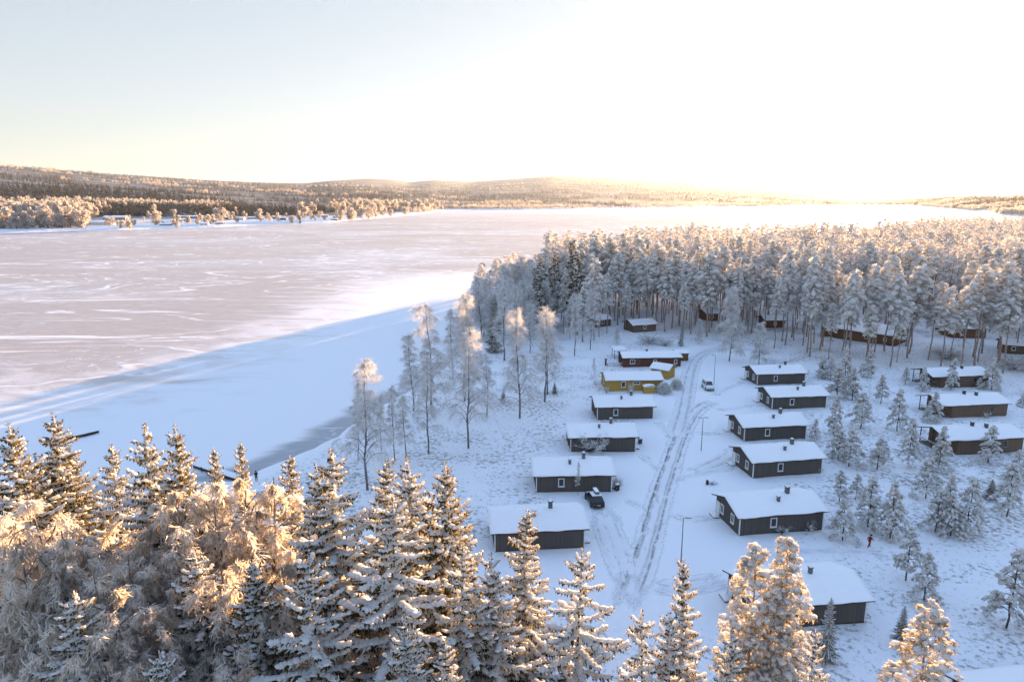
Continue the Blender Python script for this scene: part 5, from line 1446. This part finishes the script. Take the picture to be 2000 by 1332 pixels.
car('snow covered white vehicle with dark bumper parked facing the road', x, y + 1.2, R_(-91), 'white_car', True, [(-2.0, .45, lambda u: 1.95 + 0 * u, .10), (1.25, 2.2, lambda u: 1.12 - (u - 1.25) * .16, .09)])

# ---------------------------------------------------------------- lamp posts, pole, stump, bin
def lamp(label, px, pb, pt, arms):
    x, y = at(px, pb); h = height_from(px, pb, pt)
    t = thing('lamp_post', label, 'lamp post', (x, y, gzf(x, y)), 0, 'lamp posts by the road')
    b = MB(); b.tube([(0, 0, -.3), (0, 0, h * .5), (0, 0, h)], [.085, .065, .05], 8); b.build('pole', M['steel'], t)
    for sg in arms:
        b = MB(); b.tube([(0, 0, h - .06), (sg * .25, 0, h + .02), (sg * .5, 0, h + .03)], [.03, .03, .03], 6); a = b.build('arm', M['steel'], t)
        c = MB(); c.prism([(sg * .40, h + .0), (sg * .95, h + .02), (sg * .95, h + .07), (sg * .55, h + .13), (sg * .40, h + .10)], 'y', -.11, .11); hd = c.build('lamp_head', M['tin'], t)
        s_ = snow_slab(lambda U, V: (sg * .45 + sg * .48 * U, -.1 + .2 * V, h + .125 + 0 * U), 6, 4, .05, 3); s_.build('snow', M['roof_snow'], hd, True)
lamp('thin double armed lamp post beside the upper road', 1369.5, 880, 816, (-1, 1))
lamp('taller single armed lamp post near the two window cabin', 1330, 1099, 1012, (1,))
lamp('far faint pole standing behind the white vehicle', 1394, 752, 694, (-1,))
x, y = at(1381, 946)
st = tag(MB().build('stump', M['dark_wood']), 'short dark stump with a snow cap alone on the yard snow', 'stump'); b = MB()
b.tube([(0, 0, -.3), (.02, 0, .3), (.0, .01, .8)], [.26, .22, .19], 9); b.lumps(np.array([[0, 0, .84]]), np.array([[.2, 0, 0]]), np.array([[0, .2, 0]]), np.array([[0, 0, .09]]), np.random.default_rng(4), .15, 1)
st.data = b.mesh('stump', [M['dark_wood'], M['roof_snow']]); st.location = (x, y, gzf(x, y))
plant('shrub', GB, 'low grass tuft lying right of the dark stump', 'shrub', x + .9, y, None, 1, .4, None, .9)
def bin_(label, px, py, h):
    x, y = at(px, py)
    t = thing('waste_bin', label, 'bin', (x, y, gzf(x, y)), .2, 'dark bins at cabin gables')
    b = MB(); loft(b, [(-.30, [(-.26, .08), (.26, .08), (.32, h), (-.32, h)]), (.30, [(-.26, .08), (.26, .08), (.32, h), (-.32, h)])]); b.build('bin_body', M['black_paint'], t)
    b = MB(); b.box(-.34, .34, -.36, .36, h + .003, h + .07); ld = b.build('lid', M['black_paint'], t)
    for s_ in (-1, 1): b = MB(); b.tube([(-.22, s_ * .24, .09), (-.22, s_ * .31, .09)], .09, 10); b.build('wheel', TYRE, t)
    snow_slab(lambda U, V: (-.34 + .68 * U, -.36 + .72 * V, h + .074 + 0 * U), 6, 6, .09, 8).build('snow', M['roof_snow'], ld, True)
bin_('black bin at the right gable of the sapling cabin', 1205, 958, 1.0)
bin_('dark bin at the right gable of the bush cabin', 1250, 866, .9)

# ---------------------------------------------------------------- jetties
def jetty(label, p0, p1, w, z, kind='jetty'):
    (xa, ya), (xb, yb) = p0, p1
    Lj = math.hypot(xb - xa, yb - ya)
    t = thing(kind, label, 'jetty', (xa, ya, 0), math.atan2(yb - ya, xb - xa), 'jetties on the ice')
    b = MB()
    n = int(Lj / .22)
    for k in range(n): b.box(k * .22, k * .22 + .20, -w / 2, w / 2, z, z + .05)
    b.build('deck', M['grey_wood'], t)
    for sg in (-1, 1): b = MB(); b.box(-.05, Lj + .05, sg * w / 2 - (.16 if sg > 0 else .0), sg * w / 2 + (.0 if sg > 0 else .16), z - .42, z - .003); b.build('beam', M['dark_wood'], t)
    for k in range(max(2, int(Lj / 3.0))):
        for sg in (-1, 1):
            b = MB(); xx = .4 + k * 3.0; b.tube([(xx, sg * (w / 2 + .24), -.6), (xx, sg * (w / 2 + .24), z + .35)], .08, 7); b.build('pile', M['dark_wood'], t)
    snow_slab(lambda U, V: (Lj * U, -w / 2 + .02 + (w - .04) * V, z + .055 + 0 * U), max(10, int(Lj * 3)), 6, .06, 3, amp=.05).build('snow', M['roof_snow'], t, True)
x0, y0 = at(121, 857, .4); x1, y1 = at(190, 841, .4)
jetty('long black jetty lying on the ice behind the left spruces', (x0 - (x1 - x0) * .3, y0 - (y1 - y0) * .3), (x1, y1), 1.5, .55)
jetty('small jetty half hidden by the narrow pale spruce at the shore', at(474, 934, .5), at(385, 906, .5), 1.6, .5)

# ---------------------------------------------------------------- people
SKIN = plain('skin', (.45, .27, .20), .6, .08, 20)
HAIR = plain('hair', (.05, .03, .02), .8, .2, 20)
RED = plain('red_overall', (.21, .016, .012), .8, .2, 9)
DKRED = plain('dark_coat', (.035, .020, .018), .85, .2, 9)
BOOT = plain('boot_leather', (.02, .018, .02), .7, .2, 9)
def person(label, x, y, rz, stride, suit, lean, bent, hat):
    t = thing('person', label, 'person', (x, y, gzf(x, y) + .0), rz)
    # skeleton, facing local +x: pelvis first
    hz_ = .93
    k = stride
    pts = [(0, 0, hz_, .15, .17), (.03 + lean * .3, 0, 1.18, .15, .18), (.05 + lean * .75, 0, 1.42, .13, .19), (.06 + lean, 0, 1.53, .06, .06)]
    edges = [(0, 1), (1, 2), (2, 3)]
    def chain(start, P):
        p = start
        for q in P: pts.append(q); edges.append((p, len(pts) - 1)); p = len(pts) - 1
    sx, sz = .05 + lean * .75, 1.42
    for sg, f in ((1, 1), (-1, -1)):
        chain(0, [(.05 * f * k + .02, sg * .10, .80, .115, .115), (.26 * f * k + .05, sg * .10, .50 + .04 * k, .08, .08), ((.30 if f > 0 else -.42) * k, sg * .10, .14 + (.10 if f < 0 else 0) * k, .06, .06)])
        chain(2, [(sx, sg * .21, sz - .02, .075, .075), (sx - f * .16 * k - .03, sg * .28, 1.17, .055, .055), (sx - f * .20 * k + .12 * bent, sg * (.27 - .06 * bent), .95 + .16 * bent, .042, .042)])
    body = skin_body('body', pts, edges, suit, t)
    # head with face
    hx, hz2 = .09 + lean * 1.15, 1.69
    hm = bmesh.new(); bmesh.ops.create_uvsphere(hm, u_segments=20, v_segments=14, radius=.115)
    for v in hm.verts:
        v.co.z *= 1.12; v.co.y *= .86
        if v.co.x > .09 and -.03 < v.co.z < .02 and abs(v.co.y) < .03: v.co.x += .025
        if v.co.z < -.05: v.co.y *= .85
    me = bpy.data.meshes.new('head'); hm.to_mesh(me); hm.free(); me.materials.append(SKIN)
    for p in me.polygons: p.use_smooth = True
    hd = link('head', me, t); hd.location = (hx, 0, hz2)
    hb = bmesh.new(); bmesh.ops.create_uvsphere(hb, u_segments=20, v_segments=14, radius=.128)
    bmesh.ops.delete(hb, geom=[v for v in hb.verts if v.co.x > .03 and v.co.z < .035], context='VERTS')
    me = bpy.data.meshes.new('hair'); hb.to_mesh(me); hb.free(); me.materials.append(hat)
    for p in me.polygons: p.use_smooth = True
    hr = link('hair', me, hd); hr.location = (-.008, 0, .012)
    for sg in (-1, 1):
        e = MB(); e.lumps(np.array([[.100, sg * .038, .012]]), np.array([[.014, 0, 0]]), np.array([[0, .014, 0]]), np.array([[0, 0, .009]]), np.random.default_rng(1), 0); e.build('eye', BOOT, hd, True)
        ea = MB(); ea.lumps(np.array([[-.005, sg * .100, .0]]), np.array([[.022, 0, 0]]), np.array([[0, .012, 0]]), np.array([[0, 0, .032]]), np.random.default_rng(1), 0); ea.build('ear', SKIN, hd, True)
    mo = MB(); mo.box(.094, .106, -.025, .025, -.062, -.052); mo.build('mouth', TAIL, hd)
    for sg, f in ((1, 1), (-1, -1)):
        fx, fz = (.30 if f > 0 else -.42) * k, .14 + (.10 if f < 0 else 0) * k
        skin_body('boot', [(fx, sg * .10, fz, .066), (fx + .03, sg * .10, fz - .085, .058), (fx + .13, sg * .10, fz - .095, .05), (fx + .20, sg * .10, fz - .10, .038)], [(0, 1), (1, 2), (2, 3)], BOOT, t)
        wx, wy, wz = sx - f * .20 * k + .12 * bent, sg * (.27 - .06 * bent), .95 + .16 * bent
        hp = [(wx, wy, wz, .034), (wx + .03, wy, wz - .07, .036)]
        he = [(0, 1)]
        for q in range(4):
            yy = wy + (q - 1.5) * .019; ln = (.07, .08, .075, .06)[q]
            i0 = len(hp); hp += [(wx + .045, yy, wz - .10, .010), (wx + .058, yy, wz - .10 - ln * .5, .009), (wx + .055, yy, wz - .10 - ln, .008)]; he += [(1, i0), (i0, i0 + 1), (i0 + 1, i0 + 2)]
        i0 = len(hp); hp += [(wx + .055, wy - sg * .03, wz - .06, .011), (wx + .085, wy - sg * .035, wz - .095, .009)]; he += [(1, i0), (i0, i0 + 1)]
        skin_body('hand', hp, he, suit, t, 1)
    return t
x, y = at(1697, 1068)
person('person in red overalls striding across the snowy field', x, y, R_(28), 1.0, RED, .12, .6, HAIR)
x, y = at(501, 938)
person('person in dark clothes standing at the shore beside the small jetty', x, y, R_(120), .15, DKRED, .02, 1.0, HAIR)

# ---------------------------------------------------------------- haze
HZ = MB(); HZ.box(-16000, 16500, -2600, 26500, -2.5, 640)
m, nt, out = new_mat('haze')
pv = N(nt, 'ShaderNodeVolumePrincipled', Density=1.0e-5, Anisotropy=.50)
pv.inputs['Color'].default_value = (.74, .86, .98, 1)
nt.links.new(pv.outputs[0], out.inputs['Volume'])
hz = HZ.build('haze', m); hz['kind'] = 'stuff'
